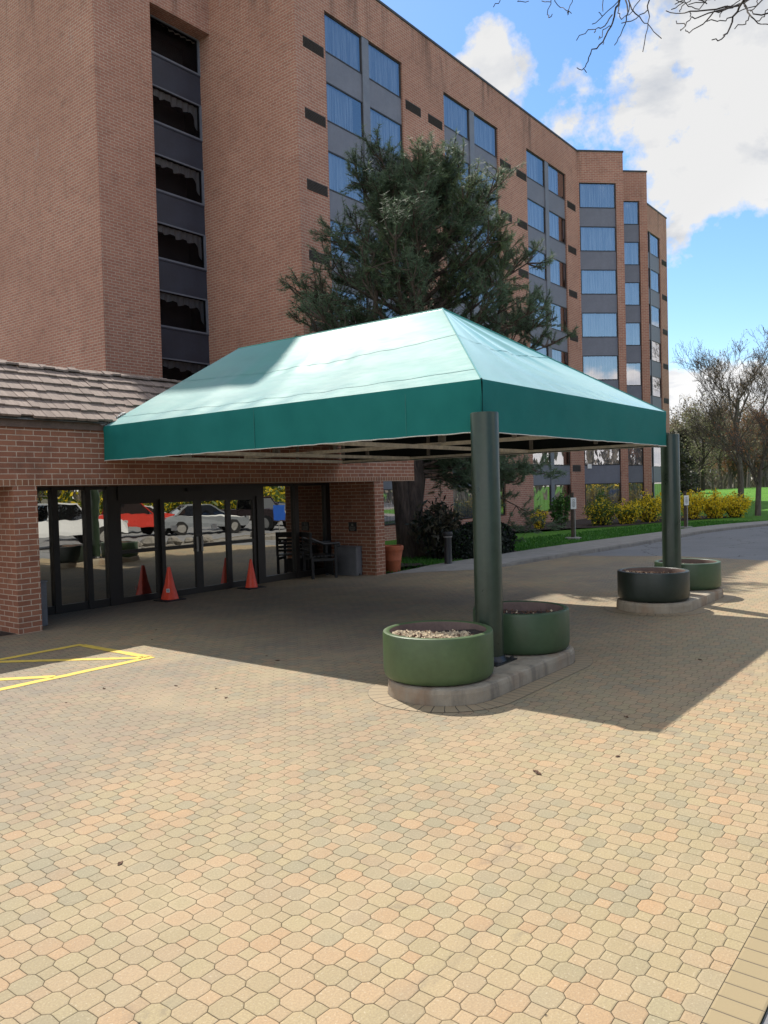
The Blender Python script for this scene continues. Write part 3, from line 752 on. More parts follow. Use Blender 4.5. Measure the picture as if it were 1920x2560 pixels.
# storefront --------------------------------------------------------
def gbox(x0, x1, z0, z1, t=.05, back=.05): fr.box(x0, x1, yG-t, yG+back, z0, z1)
fr = MB()
for x0, x1 in ((6.10, 6.17), (7.10, 7.21), (7.73, 7.83), (8.16, 8.37), (11.82, 12.03), (13.0, 13.12), (14.06, 14.204)): gbox(x0, x1, 0, zH, .07)
xs_ = [6.17, 7.10, 7.21, 7.73, 7.83, 8.16, 12.03, 13.0, 13.12, 14.06]
for a, b in zip(xs_[::2], xs_[1::2]): gbox(a, b, 0, .14); gbox(a, b, zH-.06, zH)
gbox(8.37, 11.82, 1.93, zH, .10)
fr.build('storefront_frame', FRAME, port)
def lite(a, b, z0, z1, nm='pane', par=None, y=yG):
    p = MB(); p.face([(a, y, z0), (b, y, z0), (b, y, z1), (a, y, z1)]); return p.build(nm, GLASS_DOOR, par or port)
for a, b in zip(xs_[::2], xs_[1::2]): lite(a, b, .14, zH-.06, 'window_pane')
for x, z in ((9.62, 1.30), (10.62, 1.28)):
    s = MB(); s.box(x-.07, x+.07, yG-.0625, yG-.0605, z, z+.10); s.build('door_sticker', WHITE, port)
for x in (10.14, 10.26):
    s = MB(); s.box(x-.015, x+.015, yG-.125, yG-.10, .85, 1.15); s.box(x-.012, x+.012, yG-.10, yG-.09, .87, .89); s.box(x-.012, x+.012, yG-.10, yG-.09, 1.11, 1.13); s.build('door_handle', STEEL, port)
s = MB(); s.box(9.9, 10.35, yG-.16, yG-.1, 2.07, 2.13); s.build('door_sensor', BLACKINK, port)
def leaf_door(a, b, y, name):
    f_ = MB(); st = .085
    for (p, q, z, w) in ((a, b, 0, .12), (a, b, 1.86, 1.93), (a, a+st, .12, 1.86), (b-st, b, .12, 1.86), (a+st, b-st, .93, 1.0)): f_.box(p, q, y-.035, y+.02, z, w)
    o = f_.build(name, FRAME, port)
    g_ = MB()
    for z, w in ((.12, .93), (1.0, 1.86)): g_.face([(a+st, y-.004, z), (b-st, y-.004, z), (b-st, y-.004, w), (a+st, y-.004, w)])
    g_.build('pane', GLASS_DOOR, o)
leaf_door(8.37, 9.30, yG-.0, 'door_sidelight'); leaf_door(9.30, 10.20, yG-.055, 'sliding_door'); leaf_door(10.20, 11.02, yG-.055, 'sliding_door'); leaf_door(11.02, 11.82, yG-.0, 'door_sidelight')
mb = MB(); mb.box(6.0, 14.3, yG+.06, yG+.12, 0, zH+.1); mb.build('vestibule_backing', DARKROOM, port)
# plaque on the pier
pl = MB(); pl.box(14.185, 14.2045, 12.02, 12.26, 1.03, 1.245)
plq = pl.build('wall_plaque', plain('dark_bronze', (.012, .011, .011), .4, .2, 8), label='small dark plaque with pale lettering on the brick pier', category='plaque')
t = MB()
for z, a, b in ((1.19, 12.12, 12.165), (1.165, 12.11, 12.17), (1.13, 12.06, 12.22), (1.105, 12.05, 12.23), (1.075, 12.055, 12.225), (1.052, 12.08, 12.20)):
    y = a
    while y < b: 
        w = R.uniform(.006, .022); t.box(14.1835, 14.1848, y, min(y+w, b), z-.006, z+.005 if z < 1.15 else z+.016); y += w+.006
t.build('lettering', plain('pale_lettering', (.35, .33, .28), .6, .1, 9), plq)

# ------------------------------------------------------------------ canopy
cxL, cxR, cy0, cy1, zb, zt, zr, ya = 7.2257, 13.021, 4.3328, 11.385, 2.5886, 3.1402, 4.7404, 6.7273
xm = (cxL+cxR)/2
can = empty('entrance_canopy', (10.1, 8, 0), 'green fabric canopy on two dark posts reaching out from the entrance', 'canopy')
def slope(mb, a, b, c, d, nu=28, nv=14, sag=.035, seed=0):
    a, b, c, d = map(Vector, (a, b, c, d)); n = (b-a).cross(d-a).normalized(); rr = random.Random(seed); rows = []
    ph = [rr.uniform(0, 6) for _ in range(4)]
    for j in range(nv+1):
        v = j/nv; row = []
        for i in range(nu+1):
            u = i/nu; p = a*(1-u)*(1-v) + b*u*(1-v) + c*u*v + d*(1-u)*v
            k = sin(pi*u)*sin(pi*v)
            row.append(p + n*(-sag*k + .006*k*sin(u*23+ph[0]+v*5) + .004*k*sin(v*31+ph[1]+u*9) + .007*k*math.exp(-((v-.54)/.05)**2)*sin(u*85+ph[2]) + .012*sin(pi*u)*math.exp(-((v-.08)/.06)**2)*sin(u*62+ph[3]) - .02*k*abs(sin(u*pi*4))))
        rows.append(row)
    mb.grid(rows); return rows
mb = MB(); lin = MB()
A, B_, C_, D_ = (cxL, cy0, zt), (cxR, cy0, zt), (cxR, cy1, zt), (cxL, cy1, zt); E1, E2 = (xm, ya, zr), (xm, cy1, zr)
S1 = slope(mb, D_, A, E1, E2, 60, 22, .085, 1); S2 = slope(mb, A, B_, E1, E1, 40, 22, .07, 2); S3 = slope(mb, B_, C_, E2, E1, 60, 22, .085, 3)
mb.face([D_, E2, C_])
roof_o = mb.build('roof_fabric', CANOPY, can)
for S in (S1, S2, S3): lin.grid([[Vector(p)-Vector((0, 0, .03)) for p in r] for r in S])
lin.face([(D_[0], D_[1]-.01, D_[2]), (C_[0], C_[1]-.01, C_[2]), (E2[0], E2[1]-.01, E2[2]-.03)])
for (a, b) in ((A, B_), (B_, C_), (D_, A)):
    a, b = Vector(a), Vector(b); i = Vector((0, .012, 0)) if a.y == b.y else Vector((.012 if a.x < xm else -.012, 0, 0))
    lin.face([a+i, b+i, b+i-Vector((0, 0, zt-zb-.004)), a+i-Vector((0, 0, zt-zb-.004))])
lin.build('lining', LINING, can)
mb = MB()
def val(a, b, seed):
    a, b = Vector(a), Vector(b); n = 60; rr = random.Random(seed); d = (b-a).normalized(); o = Vector((d.y, -d.x, 0)); rows = []
    for j, z in enumerate((zt, zt-.03, zt-.2, zt-.4, zb)):
        rows.append([a+(b-a)*i/n + Vector((0, 0, z-zt)) + o*(.010*j*sin(i*.43+seed)*sin(i*.17+1)*.4 + (.012 if j == 1 else .004)) + (Vector((0, 0, rr.uniform(-.004, .004))) if j == 4 else Vector()) for i in range(n+1)])
    mb.grid(rows)
    return rows[-1]
h1 = val(D_, A, 1); h2 = val(A, B_, 2); h3 = val(B_, C_, 3)
mb.build('valance', VALANCE, can)
mb = MB()
for h in (h1, h2, h3): mb.tube([Vector(p)-Vector((0, 0, .004)) for p in h], .006, 4)
mb.build('hem', HEM, can)
mb = MB()
def onS(S, v, lift=.005):
    j = v*(len(S)-1); k = int(j); f_ = j-k; n = len(S[0])
    return [Vector(S[k][i])*(1-f_) + Vector(S[min(k+1, len(S)-1)][i])*f_ + Vector((0, 0, lift)) for i in range(n)]
for S in (S1, S2, S3):
    for v, w in ((.54, .012), (.10, .010))[:1 if S is S2 else 2]: 
        l1, l2 = onS(S, v), onS(S, v+w/1.8*1.0); mb.grid([l1, l2])
ridge = [A, E1], [B_, E1]
mb.build('seam', CANOPY, can)
mb = MB()
for a, b in (([cxL, cy0, zt], E1), ([cxR, cy0, zt], E1), (E1, E2)): mb.tube([Vector(a), (Vector(a)+Vector(b))/2-Vector((0, 0, .0)), Vector(b)], .012, 6)
mb.build('ridge_piping', CANOPY, can)
mb = MB()
for y in (7.848, 5.33): mb.box(cxL-.012, cxL-.006, y-.004, y+.004, zb+.01, zt-.02)
mb.build('valance_seam', SEAM, can)
# metal frame under the fabric
def rail(a, b, w=.045, h=None, m_=RAIL, nm='frame_rail'):
    q = MB(); q.bar(a, b, w, h or w); return q.build(nm, m_, can)
zr0 = zb+.035
rail((cxL+.06, cy0+.06, zr0), (cxL+.06, cy1-.06, zr0)); rail((cxR-.06, cy0+.06, zr0), (cxR-.06, cy1-.06, zr0))
rail((cxL+.09, cy0+.06, zr0+.002), (cxR-.09, cy0+.06, zr0+.002)); rail((cxL+.09, cy1-.07, zr0+.002), (cxR-.09, cy1-.07, zr0+.002), .06)
rail((cxL+.09, 9.50, zr0), (cxR-.09, 9.50, zr0), .055); rail((cxL+.09, 6.83, zr0), (cxR-.09, 6.83, zr0), .055)
rail((xm, cy0+.09, zr0+.052), (xm, cy1-.1, zr0+.052), .055)
for x, y in ((9.25, 9.5), (10.9, 9.5), (11.6, 9.5), (xm, 9.0), (12.6, 10.99), (12.81, 8.93), (9.5, 6.35), (9.5, 5.2), (12.8, 6.67), (12.4, 5.28), (11.5, 11.25), (9.6, 9.95), (8.4, 6.83), (xm, 6.83)):
    z = zt + (zr-zt)*min(1, min((x-cxL), (cxR-x))/(xm-cxL), (y-cy0)/(ya-cy0))-.24
    rail((x, y, zr0+.03), (x, y, z), .06, .035, RAIL_D, 'frame_upright')
rail((cxL+.05, cy0+.05, zt-.12), (xm, ya, zr-.22), .05, .05, RAIL_D, 'frame_rafter'); rail((cxR-.05, cy0+.05, zt-.12), (xm, ya, zr-.22), .05, .05, RAIL_D, 'frame_rafter')
q = MB(); q.box(8.72, 8.92, cy1-.04, cy1-.02, 2.61, 2.72); q.build('wall_bracket', RAIL, can)
def post(x, y):
    q = MB(); q.lathe([(.148, .15), (.148, 2.765), (.143, 2.777)], (x, y, 0), 40); q.lathe([(.143, 2.777), (.135, 2.778), (.132, 2.74), (.0001, 2.735)], (x, y, 0), 40)
    o = q.build('post', POSTM, can)
    b = MB(); b.box(x-.21, x+.21, y-.21, y+.21, .152, .166); b.lathe([(.18, .166), (.165, .2), (.149, .22)], (x, y, 0), 32)
    for i in (-1, 1):
        for j in (-1, 1): b.lathe([(.018, .166), (.018, .19), (.0001, .192)], (x+i*.17, y+j*.17, 0), 6)
    b.build('base_plate', BOLLARD, o)
post(7.19, 4.285); post(13.205, 4.335)
# crinkled white flashing where the fabric meets the shakes
mb = MB(); rf_ = random.Random(9); r0 = []; r1 = []
for i in range(60):
    s_ = i/59; x = cxL-.05 + s_*.45; z = zt+.015 + max(0, (x-cxL))*(zr-zt)/(xm-cxL)
    r0.append((x+rf_.uniform(-.02, .02), cy1-.015+rf_.uniform(-.01, .01), z+.0+rf_.uniform(-.005, .02))); r1.append((x+rf_.uniform(-.03, .03)-.02, cy1+.045+rf_.uniform(-.02, .03)+s_*.3, z+.02*(1-s_*.6)+rf_.uniform(-.015, .015)))
mb.grid([r0, r1], smooth=False); mb.build('flashing', FLASH, can)

# ------------------------------------------------------------------ islands and planters
def island(xa, xb, yc, hw, name, label):
    mb = MB(); rr = random.Random(int(xa*10)); n = 22; out = []
    for i in range(n+1): a = -pi/2 + pi*i/n; out.append((xb-hw + cos(a)*hw, yc + sin(a)*hw))
    for i in range(n+1): a = pi/2 + pi*i/n; out.append((xa+hw + cos(a)*hw, yc + sin(a)*hw))
    def sh(d, z, j=0): 
        r = []
        for x, y in out:
            cx = min(max(x, xa+hw), xb-hw); dx, dy = x-cx, y-yc; L = math.hypot(dx, dy) or 1
            k = 1-d/hw + rr.uniform(-j, j); r.append((cx+dx*k, yc+dy*k, z + rr.uniform(-j, j)*.3))
        return r
    rows = [sh(0, -.02), sh(0, .05, .003), sh(.002, .105, .004), sh(.012, .138, .005), sh(.03, .149, .004), sh(.06, .152, .002)]
    mb.grid(rows, closed=True, smooth=False); mb.face(rows[-1])
    return mb.build(name, ISLAND, label=label, category='kerb island')
def ring_fn(t, b):
    u = t.sep(t.uv()); k = t.m('DIVIDE', u[0], .095); fr = t.m('FRACT', k); d = t.m('MULTIPLY', t.m('MINIMUM', fr, t.m('SUBTRACT', 1, fr)), .095)
    d = t.m('MINIMUM', d, t.m('MINIMUM', u[1], t.m('SUBTRACT', .20, u[1])))
    fine = t.noise(t.pos(), 260, 2, .7)
    c = t.mix(t.white(t.xyz(t.m('FLOOR', k), 2, 2)), (.30, .245, .15), (.34, .26, .155)); c = t.mix(t.m('MULTIPLY', t.ramp(fine, .35, .75), .7), t.mix(.4, c, (.2, .145, .1)), c)
    t.put(b.inputs['Base Color'], t.mix(t.ramp(d, .001, .005, 1, 0), c, (.03, .027, .02))); b.inputs['Roughness'].default_value = .75
    t.put(b.inputs['Normal'], t.bump(t.m('MINIMUM', t.m('MULTIPLY', d, 110), 1), .6, .005))
RING = mat('soldier_ring_pavers', lambda t, b, mt: ring_fn(t, b))
def ring(xa, xb, yc, hw):
    mb = MB(); ns = 96; per = 2*(xb-xa-2*hw) + 2*pi*hw
    def pt(s_, off):
        L = xb-xa-2*hw; s_ = s_ % per
        if s_ < L: return (xa+hw+s_, yc-hw-off)
        s_ -= L
        if s_ < pi*hw: a = -pi/2 + s_/hw; return (xb-hw+cos(a)*(hw+off), yc+sin(a)*(hw+off))
        s_ -= pi*hw
        if s_ < L: return (xb-hw-s_, yc+hw+off)
        s_ -= L; a = pi/2 + s_/hw; return (xa+hw+cos(a)*(hw+off), yc+sin(a)*(hw+off))
    for i in range(ns):
        a, b_ = per*i/ns, per*(i+1)/ns
        mb.face([(*pt(a, .2), .004), (*pt(b_, .2), .004), (*pt(b_, -.03), .004), (*pt(a, -.03), .004)], [(a, 0), (b_, 0), (b_, .23), (a, .23)])
    struct(mb.build('paving_ring', RING))
ring(5.83, 8.60, 4.33, .56); ring(11.82, 14.60, 4.35, .585)
island(5.83, 8.60, 4.33, .56, 'kerb_island', 'stained concrete kerb island under the near canopy post')
island(11.82, 14.60, 4.35, .585, 'kerb_island', 'chipped concrete kerb island under the far canopy post')
PLANTER_S = plain('shaded_green_planter_paint', (.045, .082, .040), .42, .16, 2.5, .002)  # planter green with shade mixed into the colour
PLANTER_D = plain('deep_shade_green_planter_paint', (.017, .026, .019), .42, .2, 2.5, .002)  # same green again, darkened to paint in deep shade
def planter(name, x, y, label, fill, seed, top=.607, paint=None):
    e = empty(name, (x, y, .152), label, 'planter', 'round green planters by the canopy posts')
    r = .545; b = MB(); rr = random.Random(seed)
    b.lathe([(r-.03, .012), (r-.012, .03), (r-.004, .06), (r, .10), (r, top-.152-.025), (r-.006, top-.152-.006), (r-.02, top-.152), (r-.055, top-.152), (r-.066, top-.152-.008)], (x, y, .152), 72)
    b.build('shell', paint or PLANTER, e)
    b = MB(); b.lathe([(r-.066, top-.16), (r-.075, top-.152-.04), (r-.08, .22)], (x, y, .152), 60); b.build('inner_wall', PLANTER_IN, e)
    b = MB(); rows = []
    hz_ = lambda q, a: top-.088 + .03*sin(a*2+seed) * q + .03*math.exp(-q*3)*(1 if seed % 2 else -1) + rr.uniform(-.008, .008)
    for i in range(14):
        q = i/13; rows.append([(x+cos(a)*q*(r-.07), y+sin(a)*q*(r-.07), hz_(q, a)) for a in [2*pi*k/40 for k in range(40)]])
    b.grid(rows, closed=True); b.build('soil', SOIL, e)
    b = MB()
    for i in range(fill[0]):
        a = rr.uniform(0, 2*pi); q = sqrt(rr.random())*.97; s_ = fill[2]
        if fill[1] and (cos(a-.35)+.3*sin(3*a)) * q > fill[1]: continue
        px, py = x+cos(a)*q*(r-.09), y+sin(a)*q*(r-.09); pz = hz_(q, a)+rr.uniform(.0, .022)
        ax = Vector((rr.uniform(-1, 1), rr.uniform(-1, 1), rr.uniform(-.5, .5))).normalized(); ay = ax.orthogonal().normalized()
        b.obox((px, py, pz), ax*rr.uniform(.012, .032)*s_, ay*rr.uniform(.006, .014)*s_, ax.cross(ay)*rr.uniform(.002, .005)*s_, 0 if rr.random() < fill[3] else 1)
    b.build('bark_mulch', [CHIP, CHIP_D], e)
    return e
planter('planter', 6.40, 4.405, 'round green planter of pale bark chips, front left of the near post', (1900, .12, 1.15, .82), 3)
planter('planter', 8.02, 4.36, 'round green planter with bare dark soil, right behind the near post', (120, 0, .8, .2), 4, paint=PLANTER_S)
planter('planter', 12.40, 4.37, 'green planter with deep shade painted into its shell and dead leaves, in front of the far post', (420, .5, 1.1, .25), 5, paint=PLANTER_D)
planter('planter', 14.03, 4.34, 'shade-toned green planter with brown leaves, half hidden behind the far post', (420, .5, 1.1, .35), 6, paint=PLANTER_S)

# ------------------------------------------------------------------ small things by the doors
def cone(x, y, h, square, label):
    e = empty('traffic_cone', (x, y, 0), label, 'traffic cone', 'orange traffic cones by the doors')
    b = MB()
    rb_, rt_ = (.138, .032) if square else (.128, .025)
    if square:
        rows = []
        for z, r in ((.025, rb_), (.05, rb_*.97), (h*.5, (rb_+rt_)/2*.98), (h-.02, rt_), (h, rt_*.8)):
            row = []
            for k in range(32):
                a = 2*pi*k/32; sq = 1/max(abs(cos(a)), abs(sin(a))); mixk = .55*(1-z/h)
                row.append((x+cos(a)*r*(1*(1-mixk)+sq*mixk), y+sin(a)*r*(1*(1-mixk)+sq*mixk), z))
            rows.append(row)
        b.grid(rows, closed=True); b.face(rows[-1])
    else: b.lathe([(rb_+.008, .02), (rb_, .04), (rb_*.55+rt_*.45, h*.45), (rt_, h-.02), (rt_*.7, h), (.0001, h)], (x, y, 0), 32)
    b.build('cone_body', CONE, e)
    s = MB(); w = .20
    s.box(x-w-.03, x+w+.03, y-w, y+w, .0, .022); s.build('base', CONE_D, e)
    if square:
        s = MB(); c = Vector((x-.108, y-.098, .20)); d = Vector((.70, -.72, 0)); n = Vector((-.72, -.70, .2)).normalized()
        s.obox(c+n*.012, d*.032, Vector((0, 0, .036)), n*.0012); s.build('sticker', WHITE, e)
        s = MB()
        for z in (.185, .2, .215): s.obox(c+n*.0145+Vector((0, 0, z-.2)), d*.024, Vector((0, 0, .004)), n*.0008)
        s.build('sticker_print', BLACKINK, e)
cone(9.20, 12.50, .635, True, 'orange traffic cone with a white sticker in front of the doors')
cone(11.24, 12.46, .615, False, 'plain round orange traffic cone in front of the right door')
def bin_(x0, x1, y0, y1, h, label, nm='utility_box'):
    b = MB(); bm = bmesh.new(); bmesh.ops.create_cube(bm, size=1)
    for v in bm.verts: v.co = Vector(((x0+x1)/2 + v.co.x*(x1-x0), (y0+y1)/2 + v.co.y*(y1-y0), h/2 + v.co.z*h))
    bmesh.ops.bevel(bm, geom=list(bm.edges), offset=.012, segments=2, affect='EDGES')
    me_v = [v.co.copy() for v in bm.verts]; 
    for f in bm.faces: b.face([v.co.copy() for v in f.verts])
    bm.free()
    o = b.build(nm, GREYBIN, label=label, category='box', group='grey boxes beside the portico piers')
    l = MB(); l.box(x0-.008, x1+.008, y0-.008, y1+.008, h, h+.022); l.build('lid', GREYBIN, o)
    k = MB(); k.box((x0+x1)/2-.02, (x0+x1)/2+.02, y0-.006, y0, .0, .05); k.build('foot_slot', BLACKINK, o)
bin_(13.965, 14.18, 11.86, 12.53, .665, 'squat grey plastic box against the right brick pier below the plaque')
bin_(6.13, 6.40, 11.83, 12.3, .69, 'narrow grey box half hidden behind the left brick pier')
# terracotta pot
e = MB(); px_, py_ = 15.10, 11.66
e.lathe([(.165, 0), (.175, .02), (.205, .27), (.212, .285), (.206, .30), (.245, .52), (.262, .525), (.268, .62), (.255, .635), (.235, .63), (.225, .56), (.0001, .55)], (px_, py_, 0), 40, cap_bot=True)
e.build('terracotta_pot', TERRA, label='empty terracotta pot beside the right brick pier', category='flower pot')
# bollard light
bo = empty('bollard_light', (16.56, 11.02, 0), 'short black bollard light standing at the lawn edge', 'bollard')
b = MB(); b.lathe([(.155, 0), (.155, .03), (.105, .075), (.096, .10), (.092, .74), (.10, .745), (.10, .76)], (16.56, 11.02, 0), 28); b.build('pole', BOLLARD, bo)
b = MB(); b.lathe([(.118, .775), (.125, .79), (.125, .86), (.118, .885), (.0001, .892)], (16.56, 11.02, 0), 28); b.build('cap', BOLLARD, bo)
b = MB(); b.lathe([(.09, .755), (.112, .757), (.112, .776), (.09, .777)], (16.56, 11.02, 0), 28); b.build('lens', LENS, bo)
# bench beside the glass
be = empty('bench', (13.2, 12.5, 0), 'dark slatted bench with curled arms in the glazed corner by the right pier', 'bench')
rot = Matrix.Rotation(radians(62), 4, 'Z'); org = Vector((13.42, 12.50, 0))
def bb(name, boxes, tubes=()):
    b = MB()
    for (x0, x1, y0, y1, z0, z1) in boxes: b.box(x0, x1, y0, y1, z0, z1)
    for p, r in tubes: b.tube(p, r, 8, cap=True)
    b.v = [tuple(rot @ Vector(v) + org) for v in b.v]; return b.build(name, BOLLARD, be)
HW = .34
bb('seat', [(-HW, HW, -.30+i*.085, -.30+i*.085+.06, .50, .53) for i in range(7)])
bb('backrest', [(-HW, HW, .31, .335, .60+i*.085, .60+i*.085+.055) for i in range(5)] + [(-HW, -HW+.05, .30, .35, .5, 1.03), (HW-.05, HW, .30, .35, .5, 1.03), (-HW, HW, .295, .35, .995, 1.06)])
for sx in (-HW, HW-.05):
    bb('leg', [(sx, sx+.05, -.30, -.24, 0, .5), (sx, sx+.05, .26, .32, 0, .5), (sx, sx+.05, -.24, .26, .40, .46)])
    bb('armrest', [(sx, sx+.05, -.30, -.25, .53, .76)], [([(sx+.025, .31, .92), (sx+.025, .18, .86), (sx+.025, .0, .79), (sx+.025, -.26, .79), (sx+.025, -.36, .80), (sx+.025, -.37, .74), (sx+.025, -.31, .73)], .032)])
bb('skirt', [(-HW+.06, HW-.06, -.23, -.22, .06, .39)])
# signs on the lawn
def sign(x, y, h, label, white_only=True):
    e = empty('parking_sign', (x, y, 0), label, 'sign', 'small white signs along the sidewalk')
    b = MB(); b.box(x-.07, x+.02, y-.05, y+.05, -.05, h+.22 if white_only else h+.06); b.build('post', WOODPOST, e)
    b = MB(); b.lathe([(.02, 0), (.02, h-.3)], (x+.03, y-.075, 0), 8, cap_top=True); b.build('pipe', STEEL, e)
    d = Vector((.72, -.69, 0)); n = Vector((-.69, -.72, 0)); c = Vector((x, y, h-.18)) + n*.10
    b = MB(); b.obox(c, d*.105, Vector((0, 0, .21)), n*.008); p = b.build('plate', WHITE, e)
    b = MB()
    for z, w in ((.10, .035), (.02, .06), (-.025, .055), (-.07, .06), (-.12, .045)):
        b.obox(c + n*.0095 + Vector((0, 0, z)), d*w, Vector((0, 0, .045 if z > .05 else .012)), n*.0012)
    b.obox(c + n*.0112 + Vector((0, 0, .10)), d*.018, Vector((0, 0, .028)), n*.0012, 1); b.build('print', [plain('grey_print', (.18, .18, .19), .6, .1, 9), WHITE], p)
    b = MB(); b.lathe([(.30, -.02), (.30, .03), (.26, .045), (.0001, .05)], (x, y, 0), 20); b.build('footing', SIDEWALK, e)
sign(27.13, 12.50, 1.48, 'white parking sign on a brown post in front of the green bush')
sign(34.6, 10.75, 1.36, 'white parking sign on a brown post against the forsythia, right of the far canopy post')

# ------------------------------------------------------------------ plants
def leafquad(b, p, size, rr, mi=0, elong=1.6, dirv=None):
    a = dirv or Vector((rr.gauss(0, 1), rr.gauss(0, 1), rr.gauss(0, 1))).normalized()
    c = a.cross(Vector((rr.gauss(0, 1), rr.gauss(0, 1), rr.gauss(0, 1))))
    c = c.normalized() if c.length > 1e-4 else a.orthogonal().normalized()
    p = Vector(p); a = a*size*elong/2; c = c*size/2
    b.face([p-a, p+c*.9, p+a, p-c*.9], mi=mi)
def pine():
    rr = random.Random(21); X, Y = 19.0, 13.9
    e = empty('pine_tree', (X, Y, 0), 'big shaggy pine tree with a crooked trunk standing beside the entrance', 'tree')
    tr = MB()
    path = [(X-.05, Y, -.1), (X-.12, Y, .25), (X-.15, Y, .8), (X-.02, Y, 1.6), (X+.12, Y, 2.3), (X+.1, Y+.05, 3.2), (X+.05, Y-.05, 5), (X+.14, Y-.17, 7), (X+.19, Y-.25, 8.6), (X+.22, Y-.28, 9.8), (X+.25, Y-.32, 10.9)]
    tr.tube(path, [.55, .43, .37, .36, .37, .33, .28, .22, .15, .08, .03], 16)
    tr.tube([(X-.35, Y-.1, -.1), (X-.42, Y-.05, .5), (X-.48, Y, 1.4), (X-.55, Y+.02, 2.3), (X-.75, Y+.1, 3.4), (X-1.1, Y+.2, 5.0), (X-1.3, Y+.2, 6.6), (X-1.2, Y+.1, 8.6)], [.36, .27, .24, .23, .2, .16, .1, .03], 12)
    tr.build('trunk', BARK, e)
    br = MB(); nd = MB()
    def tuft(p, d, s=1.0, fresh=False):
        d = d.normalized(); n = 24
        for i in range(n):
            t_ = rr.random()
            q = (d*rr.uniform(.25, 1.0) + Vector((rr.gauss(0, .5), rr.gauss(0, .5), rr.gauss(0, .5)))).normalized()
            L = rr.uniform(.13, .21)*s; w = .0135*s; o = p - d*t_*.22*s
            c = q.orthogonal().normalized()*w; mi = 1 if (fresh and rr.random() < .55) else 0
            nd.face([o-c, o+c, o+q*L], [(0, 0), (1, 0), (.5, 1)], mi)
    def shoot(p, d, L, r, lvl, fresh):
        pts = [p]; n = 4; dd = d.normalized()
        for i in range(n):
            dd = (dd + Vector((rr.gauss(0, .13), rr.gauss(0, .13), rr.gauss(.05, .12)))).normalized(); pts.append(pts[-1] + dd*L/n)
        br.tube(pts, [r*(1-.75*i/n) for i in range(n+1)], 4 if lvl else 6)
        tuft(pts[-1], dd + Vector((0, 0, .35)), 1.0, fresh)
        if lvl < 2:
            k = rr.randint(4, 6) if lvl == 0 else rr.randint(2, 4)
            for i in range(k):
                f_ = rr.uniform(.3, 1.0); j = min(n-1, int(f_*n)); q = pts[j].lerp(pts[j+1], f_*n-j)
                sd = (dd*.7 + Vector((rr.gauss(0, .6), rr.gauss(0, .6), rr.gauss(.22, .35)))).normalized()
                shoot(q, sd, L*rr.uniform(.36, .6) if lvl == 0 else rr.uniform(.28, .5), r*.5, lvl+1, fresh)
        if lvl >= 1 and rr.random() < .7: tuft(pts[2], dd + Vector((rr.gauss(0, .4), rr.gauss(0, .4), .3)), .9, fresh)
    def prof(z):                      # crown radius with height
        return max(.3, interp([(2, 2.2), (3, 2.7), (5, 4.4), (7.4, 3.9), (8.6, 3.2), (9.8, 2.3), (10.6, 1.1), (11, .4)], z))
    z = 2.3; idx = 0
    while z < 10.8:
        nb = 6 if z > 3.4 else 2
        for i in range(nb):
            a = idx*2.4 + rr.uniform(-.4, .4); idx += 1
            if z < 3.4: a = rr.uniform(-1.5, .9)
            if 0.9 < a % (2*pi) < 2.3 and rr.random() < .35: continue       # thinner at the wall side
            Rr = prof(z)*rr.uniform(.72, 1.12)
            if abs((a % (2*pi)) - 5.4) < .9 and 4 < z < 7.5: Rr *= 1.12
            el = .12 + (z-3)*.055 + rr.uniform(-.12, .14)
            d = Vector((cos(a)*cos(el), sin(a)*cos(el), sin(el)))
            zc = min(z, 10.5); ln = max(0, z-3)*.055; cx = X + ln*.618; cyy = Y - ln*.786
            fresh = (cos(a+radians(40)) > -.1 and z > 6.0 and rr.random() < .75)  # paler sunlit tips painted on the crown's upper right side
            # limb, then shoots along it
            n = 6; pts = [Vector((cx, cyy, zc-.1))]; dd = d.copy()
            for k in range(n):
                dd = (dd + Vector((rr.gauss(0, .10), rr.gauss(0, .10), rr.gauss(.045, .06)))).normalized(); pts.append(pts[-1] + dd*Rr*.86/n)
            r0 = .02 + .016*Rr
            br.tube(pts, [r0*(1-.8*k/n) for k in range(n+1)], 6)
            for k in range(2, n+1):
                for s_ in range(3 if k < n else 5):
                    if k < 3 and rr.random() < .5: continue
                    sd = (dd*.75 + Vector((rr.gauss(0, .55), rr.gauss(0, .55), rr.gauss(.28, .35)))).normalized()
                    shoot(pts[k], sd, rr.uniform(.5, .95)*(.75 + Rr*.08), r0*.35, 1, fresh)
            # a few trailing lower limbs get sparse
        z += .40
    for i in range(8):               # low limbs reaching out over the lawn
        a = rr.uniform(-1.35, -.15); z = rr.uniform(2.3, 3.3); Rr = rr.uniform(2.0, 4.4); d = Vector((cos(a), sin(a), rr.uniform(-.22, .02))).normalized(); pts = [Vector((X, Y, z))]; dd = d.copy()
        for k in range(6):
            dd = (dd + Vector((rr.gauss(0, .10), rr.gauss(0, .10), rr.gauss(-.02, .07)))).normalized(); pts.append(pts[-1] + dd*Rr/6)
        br.tube(pts, [.05*(1-.8*k/6) for k in range(7)], 6)
        for k in range(2, 7):
            for s_ in range(3):
                shoot(pts[k], (dd*.6 + Vector((rr.gauss(0, .5), rr.gauss(0, .5), rr.gauss(-.05, .4)))).normalized(), rr.uniform(.35, .8), .014, 1, False)
    for i in range(26):               # leader shoots at the top
        a = rr.uniform(0, 2*pi); q = rr.uniform(0, 1.0)
        shoot(Vector((X+.24+cos(a)*q, Y-.31+sin(a)*q, 10.3-q*.5)), Vector((cos(a)*.35, sin(a)*.35, 1)), rr.uniform(.6, 1.1), .02, 1, rr.random() < .6 and cos(a+.6) > -.3)
    br.build('branch', BARK, e); nd.build('needles', [NEEDLE, NEEDLE_LIT], e)
pine()
